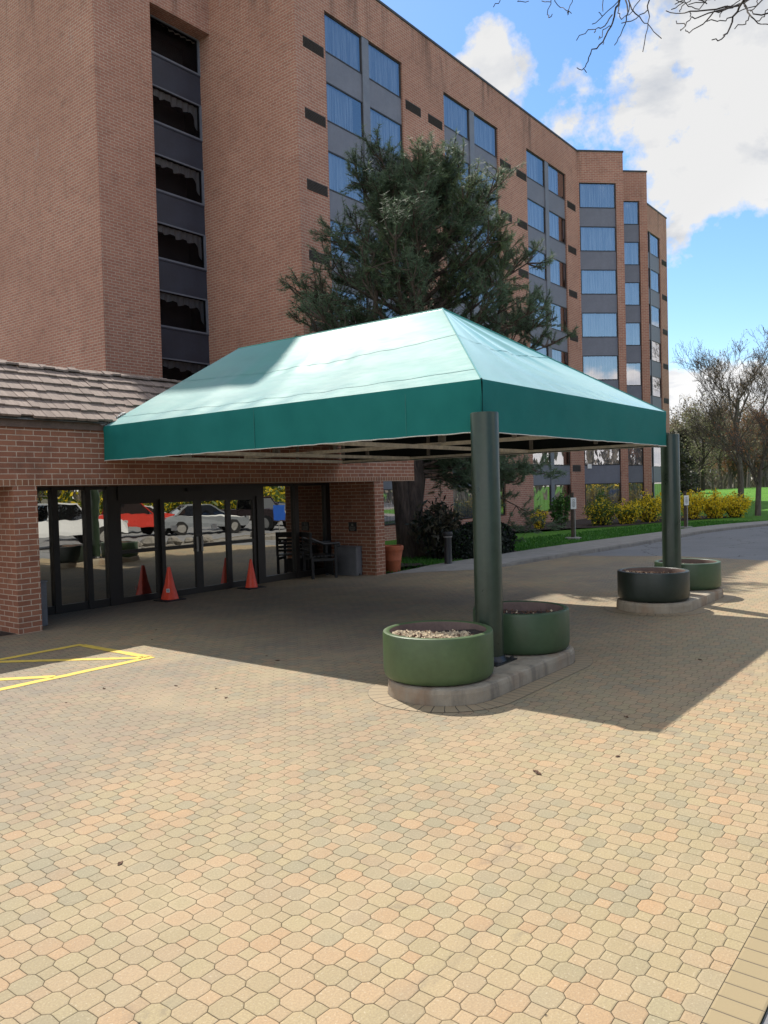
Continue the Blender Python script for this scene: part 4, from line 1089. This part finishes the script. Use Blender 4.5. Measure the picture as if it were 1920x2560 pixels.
def bush(name, c, rx, ry, h, label, cat, mats, n, size, stems=14, group=None, seed=0, flow=.6, spiky=True, elong=1.6, lowcut=0.0, stemmat=None):
    rr = random.Random(seed); e = empty(name, c, label, cat, group); b = MB(); st = MB(); C = Vector(c)
    tips = []
    for i in range(stems):
        a = rr.uniform(0, 2*pi); q = sqrt(rr.random())
        top = C + Vector((cos(a)*q*rx, sin(a)*q*ry, h*rr.uniform(.72, 1.05)*(1-.35*q*q)))
        bs = C + Vector((cos(a)*q*rx*.3, sin(a)*q*ry*.3, -.05)); mid = bs.lerp(top, .55) + Vector((rr.gauss(0, .05), rr.gauss(0, .05), .05))
        st.tube([bs, mid, top], [.014, .010, .004], 4); tips.append((bs, mid, top))
    for i in range(n):
        bs, mid, top = rr.choice(tips); f_ = max(lowcut, rr.random()**.7)
        p = bs.lerp(mid, f_*2) if f_ < .5 else mid.lerp(top, f_*2-1)
        p = p + Vector((rr.gauss(0, .10*rx+.02), rr.gauss(0, .10*ry+.02), rr.gauss(0, .05*h)))
        leafquad(b, p, size*rr.uniform(.6, 1.3), rr, 0 if rr.random() < flow else 1, elong)
    st.build('stems', stemmat or TWIG, e); b.build('foliage', mats, e)
    return e
rr = random.Random(30)
fl = [((36.2, 15.2, 0), 1.0, .75, 1.25, .3, 'sparse forsythia with few flowers under the bay window'), ((37.9, 14.6, 0), .9, .7, 1.05, .55, 'half flowered forsythia bush in the row, second from the wall end'),
      ((39.6, 14.1, 0), 1.0, .7, 1.35, .75, 'yellow forsythia bush in front of the brick bay corner'), ((41.3, 13.6, 0), 1.05, .75, 1.45, .85, 'tall yellow forsythia bush left of the far canopy post'),
      ((42.9, 13.0, 0), 1.0, .75, 1.4, .88, 'yellow forsythia bush mostly behind the far canopy post'), ((44.1, 12.2, 0), .95, .75, 1.35, .9, 'bright yellow forsythia bush just right of the far canopy post'),
      ((45.2, 11.4, 0), .9, .75, 1.25, .9, 'bright yellow forsythia bush at the open right end of the row')]
for i, (c, rx, ry, h, f_, lab) in enumerate(fl):
    rx, ry, h = rx*1.15, ry*1.1, h*1.12
    bush('forsythia_bush', c, rx, ry, h, lab, 'shrub', [FORS, FORSG], 2600, .075, 52, 'forsythia bushes in a row by the hotel wall', 40+i, f_, lowcut=.12)
bush('forsythia_bush', (33.0, 16.9, 0), .42, .4, 1.05, 'small lone forsythia with yellow flowers, left of the green bush', 'shrub', [FORS, FORSG], 700, .075, 22, None, 51, .72, lowcut=.1)
bush('green_shrub', (32.6, 15.6, 0), .55, .5, 1.75, 'upright fresh green shrub behind the parking sign', 'shrub', [GREENL, BROWNL], 1200, .085, 16, None, 52, .92, lowcut=.3)
bush('green_shrub', (37.6, 15.7, 0), .6, .5, 1.75, 'tall green shrub rising behind the sparse forsythia', 'shrub', [GREENL, FORSG], 700, .08, 16, None, 53, .7, lowcut=.3)
bush('brown_shrub', (18.55, 12.75, 0), .9, .7, 1.75, 'dry brown leafed shrub behind the bollard light', 'shrub', [BROWNL, HEDGEL], 1000, .085, 46, None, 54, .5, lowcut=.2, elong=2.6)
bush('brown_shrub', (19.6, 13.3, 0), .9, .7, 1.6, 'dry brown shrub partly hidden behind the near canopy post', 'shrub', [BROWNL, HEDGEL], 900, .085, 40, None, 55, .4, lowcut=.2, elong=2.6)
def hedge(c, rx, ry, h, label, seed, ang=0):
    rr = random.Random(seed); b = MB(); e = empty('clipped_hedge', c, label, 'hedge'); C = Vector(c)
    for i in range(5200):
        a = rr.uniform(0, 2*pi); z = rr.random(); q = (1-abs(z-.35)**2.6*1.35)*rr.uniform(.80, 1.03) if z > .35 else (.86+.14*z/.35)*rr.uniform(.8, 1.03)
        if rr.random() < .35: q *= rr.random(); z = .82 + .2*rr.random()*(1-q*q)
        x, y = cos(a)*rx*q, sin(a)*ry*q
        x, y = x*cos(ang)-y*sin(ang), x*sin(ang)+y*cos(ang)
        leafquad(b, C + Vector((x, y, z*h*(1+.06*sin(a*3)))), .06*rr.uniform(.7, 1.4), rr, 0 if rr.random() < .93 else 1)
    core = MB(); core.lathe([(rx*.80, .02), (rx*.84, h*.4), (rx*.72, h*.75), (rx*.3, h*.93), (.001, h*.95)], (0, 0, 0), 16)
    core.v = [tuple(C + Vector((x*cos(ang)-y*ry/rx*sin(ang), x*sin(ang)+y*ry/rx*cos(ang), z))) for x, y, z in core.v]
    core.build('stems', HEDGEL, e); b.build('foliage', [HEDGEL, GREENL], e)
hedge((20.6, 12.35, 0), 1.15, .85, .90, 'low dark clipped hedge mound beside the sidewalk behind the near post', 61, .0)
hedge((18.9, 12.1, 0), .5, .5, .75, 'small dark round bush just left of the near canopy post', 62)

def bare_tree(seed, h, spread, trunk_r, mats, budn, budsize, name='bare', up=.45, levels=4, fork=.35, nlow=4):
    """tapered trunk with limbs; returns (wood MB, bud MB) around the origin"""
    rr = random.Random(seed); w = MB(); b = MB()
    def grow(p, d, L, r, lvl):
        n = 4 if lvl < 2 else 3; pts = [p]; dd = d
        for i in range(n):
            dd = (dd + Vector((rr.gauss(0, .15), rr.gauss(0, .15), rr.gauss(.06 if lvl else .0, .10)))).normalized(); pts.append(pts[-1] + dd*L/n)
        rad = [r*(1-(.45 if lvl == 0 else .62)*i/n) for i in range(n+1)]
        rad = [max(q_, .0009*h) for q_ in rad]
        w.tube(pts, rad, (8, 6, 4, 3, 3, 3)[min(lvl, 5)])
        if lvl >= levels-1:
            for i in range(budn):
                q = pts[rr.randint(1, n)] + Vector((rr.gauss(0, .12), rr.gauss(0, .12), rr.gauss(0, .1))); leafquad(b, q, budsize*rr.uniform(.5, 1.3), rr, 0)
        if lvl < levels:
            k = (10, 7, 5, 4, 3)[lvl]
            for i in range(k):
                f_ = (fork + (1-fork)*(i+.6)/k) if lvl == 0 else rr.uniform(.25, 1.0)
                j = min(n-1, int(f_*n)); q = pts[j].lerp(pts[j+1], f_*n-j); rq = rad[j]
                a = i*2.4 + rr.uniform(-.5, .5)
                o1 = dd.orthogonal().normalized(); o2 = dd.cross(o1); side = (o1*cos(a) + o2*sin(a))
                ang = rr.uniform(.55, 1.05) if lvl == 0 else rr.uniform(.4, .9)
                nd_ = (dd*cos(ang) + side*sin(ang)*spread + Vector((0, 0, up*.35))).normalized()
                LL = L*(rr.uniform(.5, .72)*(1.15-.55*f_) if lvl == 0 else rr.uniform(.42, .68))
                grow(q, nd_, LL, rq*(.38 if lvl == 0 else .55), lvl+1)
    grow(Vector((0, 0, -.1)), Vector((rr.gauss(0, .03), rr.gauss(0, .03), 1)), h*.8, trunk_r, 0)
    return w, b
def tree_thing(name, loc, label, w, b, bark, bud, group=None, cat='tree'):
    e = empty(name, (0, 0, 0), label, cat, group); w.build('trunk', bark, e); b.build('crown', bud, e); e.location = loc; return e
w, b = bare_tree(71, 11.6, .85, .27, None, 1, .07, fork=.24, levels=5)
tree_thing('bare_tree', (71.5, 17.6, 0), 'tall budding bare tree standing alone at the sunlit mound', w, b, BARK2, BUD)
w, b = bare_tree(72, 5.4, 1.1, .17, None, 1, .07, fork=.30, levels=4)
tr2 = tree_thing('bare_tree', (47.3, 10.75, -.02), 'small forked bare tree at the right picture edge by the drive', w, b, BARK2, BUDR)
w, b = bare_tree(73, 9.0, 1.35, .30, None, 1, .16, fork=.2)
low = tree_thing('bare_tree', (98.5, 28.5, .3), 'low spreading dark bare tree on the left flank of the mound', w, b, TWIG, BUDG, 'bare trees of the wood behind the mound')
w, b = bare_tree(74, 13.0, 1.0, .30, None, 1, .22, fork=.25)
far0 = tree_thing('bare_tree', (128, 33, 0), '', w, b, BARK2, BUD, 'bare trees of the wood behind the mound')
w, b = bare_tree(75, 12.0, 1.25, .28, None, 2, .22, fork=.18)
far1 = tree_thing('bare_tree', (133, 44, 0), '', w, b, BARK2, BUDG, 'bare trees of the wood behind the mound')
w, b = bare_tree(76, 11.0, 1.3, .28, None, 2, .22, fork=.2)
far2 = tree_thing('bare_tree', (126, 27, 0), '', w, b, BARK2, BUDR, 'bare trees of the wood behind the mound')
FT = 'budding bare tree standing among the wood behind the green mound'
for o in (far0, far1, far2): o['label'] = FT
rr = random.Random(80)
for i in range(34):
    o = (far0, far1, far2)[i % 3]; d = rr.uniform(112, 185); a = rr.uniform(.185, .385)
    dup(o, (cos(a)*d, sin(a)*d, -.05), rr.uniform(0, 6.28), rr.uniform(.6, .98), FT)
def conifer(loc, h, r, seed, label):
    rr = random.Random(seed); e = empty('conifer', (0, 0, 0), label, 'tree', 'dark conifers left of the mound'); t_ = MB(); f_ = MB()
    t_.tube([(0, 0, -.1), (0, 0, h*.5), (0, 0, h)], [.28, .16, .03], 7)
    z = h*.12
    while z < h*.98:
        q = r*(1-(z/h)**1.2)+.15
        for i in range(9):
            a = rr.uniform(0, 6.28); L = q*rr.uniform(.7, 1.15); tip = Vector((cos(a)*L, sin(a)*L, z - L*.12+rr.uniform(-.2, .2)))
            t_.tube([(0, 0, z), tip*.55 + Vector((0, 0, z*.45+.1)), tip], [.05, .03, .01], 3)
            for k in range(26):
                s_ = rr.uniform(.25, 1.05); p = Vector((0, 0, z)).lerp(tip, s_) + Vector((rr.gauss(0, .16), rr.gauss(0, .16), rr.gauss(-.06, .13))); leafquad(f_, p, .2*rr.uniform(.6, 1.3), rr, 0, 2.2)
        z += .42
    t_.build('trunk', TWIG, e); f_.build('crown', CONIF, e); e.location = loc; return e
cf = conifer((88, 28.5, 0), 7.5, 2.9, 90, 'dark layered conifer low in the gap right of the far canopy post')
dup(cf, (107, 33.5, 0), 2.2, 1.2, 'dark conifer standing further back at the left edge of the wood')
# far wood: one mass
mb = MB(); rr = random.Random(95)
for i in range(15000):
    a = rr.uniform(.10, .44); d = rr.uniform(190, 240); z = rr.random()**1.35*(13+3*sin(a*60)+2*sin(a*151))
    leafquad(mb, (cos(a)*d, sin(a)*d, z), rr.uniform(.3, .9), rr, 0, 2.8, Vector((rr.gauss(0, .4), rr.gauss(0, .4), 1)).normalized())
fw = mb.build('far_wood', FARL); fw['kind'] = 'stuff'
mb = MB(); rr = random.Random(96)
for i in range(16000):
    a = rr.uniform(pi*1.05, 1.97*pi); d = rr.uniform(75, 105); z = rr.random()**1.2*(12+2*sin(a*30)+1.5*sin(a*77))
    leafquad(mb, (cos(a)*d, sin(a)*d, z), rr.uniform(.4, .9), rr, 0, 2.8, Vector((rr.gauss(0, .4), rr.gauss(0, .4), 1)).normalized())
fw = mb.build('far_wood', FARL); fw['kind'] = 'stuff'

# tree over the viewer: its trunk stands out of frame on the right, bare twigs hang into the sky
def overhead():
    rr = random.Random(101); e = empty('bare_tree', (10.2, -2.4, 0), 'bare tree whose thin dark twigs hang into the top right sky', 'tree')
    K = lambda a, b, d: Vector((0, 0, CAM_H)) + ray(1150+a/2.155, b/2.155)*d
    tw = MB()
    L = [([(930, -260), (880, -90), (860, 0), (835, 60), (815, 140), (770, 225), (710, 265), (690, 330), (665, 370), (630, 365)], 9, 11), ([(665, 370), (682, 390)], 9, 3),
         ([(820, 80), (780, 140), (730, 158), (690, 160), (628, 217)], 9, 6), ([(775, 215), (770, 240)], 9, 3), ([(815, 140), (770, 160), (766, 200), (748, 212)], 9, 4), ([(730, 158), (725, 176)], 9, 3),
         ([(880, -90), (850, 10), (770, 85), (712, 130)], 9.2, 6), ([(770, 85), (748, 66)], 9.2, 3), ([(870, -60), (905, 70), (890, 130), (865, 190), (832, 243)], 8.6, 7),
         ([(1060, -200), (1020, 0), (1015, 60), (1012, 150), (985, 278)], 8.4, 7), ([(880, -120), (925, 50), (980, 110), (1030, 150), (1085, 207)], 8.8, 7), ([(1010, 55), (950, 100), (870, 125)], 8.4, 5),
         ([(860, 20), (850, 70), (870, 105), (930, 60), (970, 0)], 8.7, 5), ([(775, -40), (770, 60)], 8.8, 4), ([(1000, -120), (910, 0), (905, 70)], 8.6, 6),
         ([(1640, -260), (1560, -60), (1530, 0), (1470, 90), (1440, 180), (1410, 210), (1357, 215)], 7.6, 12), ([(1510, 20), (1470, 40), (1370, 60), (1310, 130), (1235, 178), (1215, 160)], 7.7, 8),
         ([(1600, -40), (1500, 30), (1380, 50), (1240, 60), (1190, 72), (1110, 58)], 7.9, 9), ([(1450, 40), (1280, 95), (1245, 95), (1215, 140), (1190, 165)], 7.8, 6), ([(1215, 140), (1165, 113)], 7.8, 3),
         ([(1530, 20), (1560, 80), (1540, 130), (1480, 155)], 7.6, 6), ([(1530, 20), (1570, 90), (1620, 130), (1665, 132)], 7.5, 7), ([(1720, 70), (1580, 75), (1530, 30)], 7.5, 7), ([(1680, 20), (1640, 90), (1600, 112)], 7.4, 5),
         ([(1470, 90), (1400, 110), (1330, 115)], 7.6, 5), ([(1440, 30), (1400, 92)], 7.8, 3), ([(1240, 60), (1240, 90)], 7.9, 3), ([(1360, -60), (1290, 50), (1230, 35), (1165, 0)], 8.0, 5), ([(1330, 20), (1250, -10), (1190, -40)], 8.0, 5),
         ([(540, -120), (490, 0), (470, 80), (480, 95), (497, 75)], 9.6, 5), ([(500, -60), (510, 5), (540, 40), (585, 60), (580, 80)], 9.6, 5), ([(620, -60), (605, 10), (580, 60), (600, 72)], 9.5, 5), ([(490, 10), (440, 5)], 9.6, 4), ([(240, -60), (215, 5), (180, 38)], 10, 4), ([(330, -20), (310, 8), (370, 6)], 10, 4), ([(1659, -30), (1600, 30), (1565, 60)], 7.5, 6)]
    for k in range(16):
        a0 = rr.uniform(1180, 1680); b0 = rr.uniform(-60, 30); L.append(([(a0, b0-40), (a0-rr.uniform(20, 60), b0+rr.uniform(0, 25)), (a0-rr.uniform(60, 140), b0+rr.uniform(10, 60))], rr.uniform(7.4, 8.2), 4))
    ps = 1/(2.155*F_PX)
    for pts, d, r in L:
        P = [K(a, b, d + .25*sin(i*1.7+a*.01)) for i, (a, b) in enumerate(pts)]
        Q = []
        for i in range(len(P)-1):
            for k in range(3): Q.append(P[i].lerp(P[i+1], k/3) + Vector((rr.gauss(0, .008), rr.gauss(0, .008), rr.gauss(0, .008)))*(k > 0))
        Q.append(P[-1]); n = len(Q)
        tw.tube(Q, [max(.0048, r*.00125*(1-.72*i/(n-1))) for i in range(n)], 5)
    big = MB(); T = [(10.2, -2.4, -.1), (10.2, -2.35, 2.5), (10.05, -2.2, 4.6), (9.9, -1.9, 6.2)]
    big.tube(T, [.30, .24, .21, .17], 12)
    for tip in (K(1640, -260, 7.6), K(1060, -200, 8.4), K(930, -260, 9), K(540, -120, 9.6), K(1720, 70, 7.5), K(240, -60, 10), K(1600, -40, 7.9), K(1360, -60, 8.0)):
        s_ = Vector(T[3]) if tip.z > 6.0 else Vector(T[2]); m1 = s_.lerp(tip, .5) + Vector((.1, 0, .5)); big.tube([s_, s_.lerp(m1, .5) + Vector((0, 0, .2)), m1, m1.lerp(tip, .6), tip], [.09, .065, .042, .024, .012], 7)
    for k in range(7):
        a = rr.uniform(3.4, 6.2); tip = Vector((10 + cos(a)*4, -2 + sin(a)*4, 8 + rr.uniform(-1, 2))); big.tube([Vector(T[3]), Vector(T[3]).lerp(tip, .5) + Vector((0, 0, .4)), tip], [.09, .05, .01], 6)
    big.build('trunk', TWIG, e); tw.build('twigs', TWIG, e)
overhead()

# ------------------------------------------------------------------ what the entrance glass mirrors: the car park behind the viewer
def car(name, loc, rz, label, col, kind='sedan'):
    paint = plain('paint_'+'_'.join(str(int(c*100)) for c in col), col, .3, .06, 2)
    e = empty(name, (0, 0, 0), label, 'truck' if kind == 'pickup' else 'car'); W = .88; b = MB()
    if kind == 'sedan':
        prof = [(-2.2, .35), (-2.25, .7), (-2.1, .92), (-1.5, .98), (1.05, .92), (1.95, .80), (2.2, .62), (2.2, .35)]; roof = [(-1.55, .98), (-.95, 1.40), (.25, 1.43), (1.05, .93)]
    else:
        prof = [(-2.75, .5), (-2.78, .75), (-2.75, 1.12), (-.5, 1.12), (1.2, 1.14), (2.5, 1.05), (2.75, .9), (2.78, .5)]; roof = [(-.55, 1.12), (-.4, 1.75), (.65, 1.77), (1.25, 1.13)]
    rows = [[(x, s*(W-(.06 if z > .9 else 0)), z) for x, z in prof] for s in (-1, 1)]
    b.grid([rows[0], rows[1]], smooth=False)
    b.face([rows[0][i] for i in range(len(prof))][::-1]); b.face(rows[1]); b.face([rows[0][0], rows[1][0], rows[1][-1], rows[0][-1]])
    body = b.build('body', paint, e)
    c = MB(); iw = W-.18
    r0 = [(x, -(iw if z > 1.2 else W-.07), z) for x, z in roof]; r1 = [(x, -y, z) for x, y, z in r0]
    c.face(r0[::-1]); c.face(r1); c.face([r0[0], r1[0], r1[1], r0[1]][::-1]); c.face([r0[2], r1[2], r1[3], r0[3]][::-1]); c.build('windows', CARGLASS, e)
    c = MB(); c.obox(((roof[1][0]+roof[2][0])/2, 0, roof[1][1]+.02), ((roof[2][0]-roof[1][0])/2+.06, 0, 0), (0, iw+.02, 0), (0, 0, .025))
    for x in (roof[0], roof[3]):
        for s in (-1, 1):
            o2 = roof[1] if x is roof[0] else roof[2]; c.bar((x[0], s*(W-.06), x[1]), (o2[0], s*(iw+.005), o2[1]), .06)
    c.build('roof', paint, e)
    rw = .33 if kind == 'sedan' else .40
    for x in ((-1.35, 1.4) if kind == 'sedan' else (-1.75, 1.75)):
        for s in (-1, 1):
            t_ = MB(); t_.tube([(x, s*(W-.16), rw), (x, s*(W+.02), rw)], rw, 20, cap=True); wh = t_.build('wheel', CONE_D, e)
            t_ = MB(); t_.tube([(x, s*(W), rw), (x, s*(W+.03), rw)], rw*.6, 14, cap=True); t_.build('rim', STEEL, wh)
    for x, m_, nm in ((prof[0][0]-.02, CONE, 'taillight'), (prof[-1][0]+.02, LENS, 'headlight')):
        for s in (-1, 1): t_ = MB(); t_.obox((x+.0, s*(W-.2), .72 if kind == 'sedan' else .95), (.03, 0, 0), (0, .14, 0), (0, 0, .07)); t_.build(nm, m_, e)
    e.location = loc; e.rotation_euler = (0, 0, rz); return e
car('pickup_truck', (16.6, -4.2, 0), .12, 'white pickup truck parked in the lot mirrored in the left entrance glass', (.75, .76, .77), 'pickup')
car('parked_car', (26.3, -12.2, 0), .3, 'white sedan parked in the mirrored car park', (.78, .78, .78))
car('parked_car', (26.0, -6.6, 0), .4, 'silver grey sedan parked in the mirrored car park', (.25, .27, .29))
car('pickup_truck', (29.6, -6.6, 0), 1.5, 'dark maroon pickup parked nose out in the mirrored car park', (.05, .03, .03), 'pickup')
car('pickup_truck', (22.3, -8.2, 0), .2, 'red pickup parked in the mirrored car park', (.55, .05, .035), 'pickup')
car('parked_car', (34.5, -8.0, 0), 1.3, 'dark blue car at the far end of the mirrored car park', (.03, .05, .10))
# kerbed rock bed along the car park
mb = MB(); mb.box(17.0, 31, 1.15, 1.3, -.02, .13); mb.box(17.0, 31, -.6, -.45, -.02, .13); mb.box(17.0, 31, -.45, 1.15, -.02, .08); struct(mb.build('median_kerb', KERB))
rr = random.Random(110); rk0 = None
for i in range(16):
    x, y = rr.uniform(17.5, 30.5), rr.uniform(-.2, .9)
    if rk0 is None:
        b = MB(); rows = [[(cos(a)*q*rr.uniform(.85, 1.15)*.3, sin(a)*q*rr.uniform(.85, 1.15)*.22, z) for a in [2*pi*k/9 for k in range(9)]] for q, z in ((.9, 0), (1, .09), (.8, .2), (.35, .26))]
        b.grid(rows, closed=True, smooth=False); b.face(rows[-1]); rk0 = b.build('boulder', KERB, label='rough grey boulder in the mirrored median bed', category='boulder', group='boulders in the median bed'); rk0.location = (x, y, .08)
    else: dup(rk0, (x, y, .08), rr.uniform(0, 6), rr.uniform(.6, 1.5))
e = empty('blue_sign', (27.6, -2.6, 0), 'blue sign board on a steel post in the mirrored car park', 'sign')
b = MB(); b.lathe([(.03, 0), (.03, 1.2)], (27.6, -2.6, 0), 8); b.build('post', STEEL, e)
b = MB(); b.obox((27.6, -2.55, 1.0), (.24, .15, 0), (0, .01, 0), (0, 0, .38)); b.build('plate', BLUE, e)
BH = 'forsythia bush in the hedge across the mirrored car park'
hb = bush('forsythia_bush', (0, 0, 0), 2.4, 1.4, 2.0, BH, 'shrub', [FORS, FORSG], 1500, .15, 36, 'forsythia bushes across the car park', 120, .28)
hb.location = (27, -19, 0)
for i in range(15): dup(hb, (9 + i*3.3, -19.6 - (i % 3)*.8, 0), i*1.3, 1.25 + .2*(i % 2))
cb = conifer((8, -17, 0), 9, 3.4, 130, 'dark evergreen behind the viewer mirrored in the left entrance glass'); cb['group'] = 'dark evergreens behind the viewer'
for i, x in enumerate((1, 13, 17.5, 22)): dup(cb, (x, -17-(i % 2)*3, 0), i, 1.0+.1*i)
for i in range(9): dup((far0, far1, far2)[i % 3], (-12 + i*8, -27 - (i % 3)*4, 0), i*.9, .9, 'budding bare tree in the row behind the mirrored car park')['group'] = 'bare trees behind the car park'

# fallen dead leaves and debris on the pavers
b = MB(); b.grid([[(-.03, -.012, .006), (0, -.02, .012), (.035, -.006, .004)], [(-.028, .004, .014), (0, 0, .004), (.04, .004, .012)], [(-.02, .012, .004), (.004, .02, .014), (.03, .012, .006)]], smooth=False)
LF0 = b.build('fallen_leaf', CHIP_D, label='small curled dead leaf lying on the pavers', category='leaf', group='dead leaves scattered on the pavers')
rr = random.Random(140)
spots = [(-.02, 0)]
def gp(u, v): d = ray(u, v); t_ = -CAM_H/d.z; return Vector((d.x*t_, d.y*t_, 0))
PX = [(165, 1757), (440, 1715), (565, 1745), (540, 1722), (260, 1722), (695, 1652), (666, 1640), (1340, 1930), (1345, 1935), (300, 2160), (1545, 1892), (1565, 1793), (1750, 1650), (380, 1600), (390, 1575), (1280, 1420), (1480, 1405), (1390, 1440), (1345, 1412), (1000, 1447), (1240, 1430)]
for i, (u, v) in enumerate(PX):
    o = LF0 if i == 0 else dup(LF0)
    o.location = gp(u, v); o.rotation_euler = (0, 0, rr.uniform(0, 6.28)); s_ = rr.uniform(.4, .85); o.scale = (s_, s_, s_)

# ------------------------------------------------------------------ light
sun = bpy.data.lights.new('sun', 'SUN'); so = bpy.data.objects.new('sun', sun); COL.objects.link(so)
sun.energy = 4.1; sun.angle = radians(.53); sun.color = (1.0, .945, .86)
so.rotation_euler = SUN.to_track_quat('Z', 'Y').to_euler()
world = bpy.data.worlds.new('World'); SC.world = world; world.use_nodes = True
t = NT(world.node_tree); out = t.n['World Output']; bg = t.n['Background']
sky = t.new('ShaderNodeTexSky', sky_type='NISHITA'); sky.sun_disc = False
sky.sun_elevation = math.asin(SUN.z); sky.sun_rotation = atan2(SUN.x, SUN.y); sky.air_density = 1.0; sky.dust_density = .35; sky.ozone_density = 2.2
hsv = t.new('ShaderNodeHueSaturation'); hsv.inputs['Saturation'].default_value = 1.2; t.l.new(sky.outputs[0], hsv.inputs['Color'])
t.l.new(hsv.outputs[0], bg.inputs['Color']); bg.inputs['Strength'].default_value = .13
D = t.new('ShaderNodeTexCoord').outputs['Generated']
def lobe(d, w0, w1):
    v = Vector(d).normalized(); return t.ramp(t.vm('DOT_PRODUCT', t.vm('NORMALIZE', D), tuple(v)), cos(w1), cos(w0))
dz = t.sep(D)[2]
q = t.m('DIVIDE', 1.0, t.m('ADD', t.m('MAXIMUM', dz, 0.0), .22))
cp = t.vm('MULTIPLY', D, t.xyz(q, q, q))
n1 = t.noise(cp, 2.6, 9, .58, .25); n2 = t.noise(t.vm('ADD', cp, (SUN.x*.10, SUN.y*.10, .06)), 2.6, 6, .56, .25); n3 = t.noise(D, 13, 6, .62)
cover = t.ramp(t.noise(cp, 1.1, 3), .36, .52, 0, .85)
n4 = t.noise(D, 34, 5, .6)
L = [((.893, .18, .42), .04, .225, .68), ((.86, .255, .40), .03, .15, .58), ((.832, .367, .416), .0, .07, .42), ((.771, .441, .458), .0, .075, .62), ((.905, .281, .319), .02, .12, .58), ((.925, .215, .335), .02, .11, .55), ((.93, .10, .42), .05, .19, .7)]
msk = cover
keep = lobe((.87, .32, .34), .22, .45)                       # generic cover thins out over the hotel
msk = t.m('MULTIPLY', msk, t.m('SUBTRACT', 1.0, keep))
msk = t.m('MULTIPLY', msk, t.m('SUBTRACT', 1.0, lobe((.8, -.45, .50), .25, .5)))
msk = t.m('MULTIPLY', msk, t.m('SUBTRACT', 1.0, lobe((-.3, -.86, .42), .25, .55)))
for d, a, b_, s_ in L: msk = t.m('MAXIMUM', msk, t.m('MULTIPLY', lobe(d, a, b_), s_))
msk = t.m('MULTIPLY', msk, t.m('SUBTRACT', 1.0, t.m('MULTIPLY', lobe((.950, .212, .228), .03, .095), .95)))
msk = t.m('MAXIMUM', msk, t.ramp(dz, .10, .165, .8, 0))
dens = t.m('ADD', msk, t.m('MULTIPLY', t.m('SUBTRACT', t.m('ADD', t.m('MULTIPLY', n1, .45), t.m('ADD', t.m('MULTIPLY', n3, .33), t.m('MULTIPLY', n4, .22))), .5), 2.3))
cm = t.ramp(dens, .30, .47)
cm = t.m('MULTIPLY', cm, t.ramp(dz, -.02, .01))
shade = t.ramp(t.m('SUBTRACT', t.m('MULTIPLY', t.m('SUBTRACT', n1, n2), 3.0), t.m('MULTIPLY', t.ramp(dens, .7, 1.5), .55)), -.75, .05)
ccol = t.mix(shade, (.43, .50, .63), (1.0, 1.0, 1.0))
bg2 = t.new('ShaderNodeBackground'); t.put(bg2.inputs['Color'], ccol); t.put(bg2.inputs['Strength'], t.ramp(t.vm('DOT_PRODUCT', t.vm('NORMALIZE', D), tuple(SUN)), .62, -.25, .55, 1.2))  # cloud glow raised away from the sun, added fill for shaded walls
mx = t.new('ShaderNodeMixShader'); t.put(mx.inputs[0], cm); t.l.new(bg.outputs[0], mx.inputs[1]); t.l.new(bg2.outputs[0], mx.inputs[2]); t.l.new(mx.outputs[0], out.inputs[0])
SC.view_settings.view_transform = 'Standard'; SC.view_settings.look = 'None'; SC.view_settings.exposure = 0.63; SC.view_settings.gamma = 1.0
SC.cycles.max_bounces = 8; SC.cycles.transparent_max_bounces = 12
SC.cycles.use_denoising = True
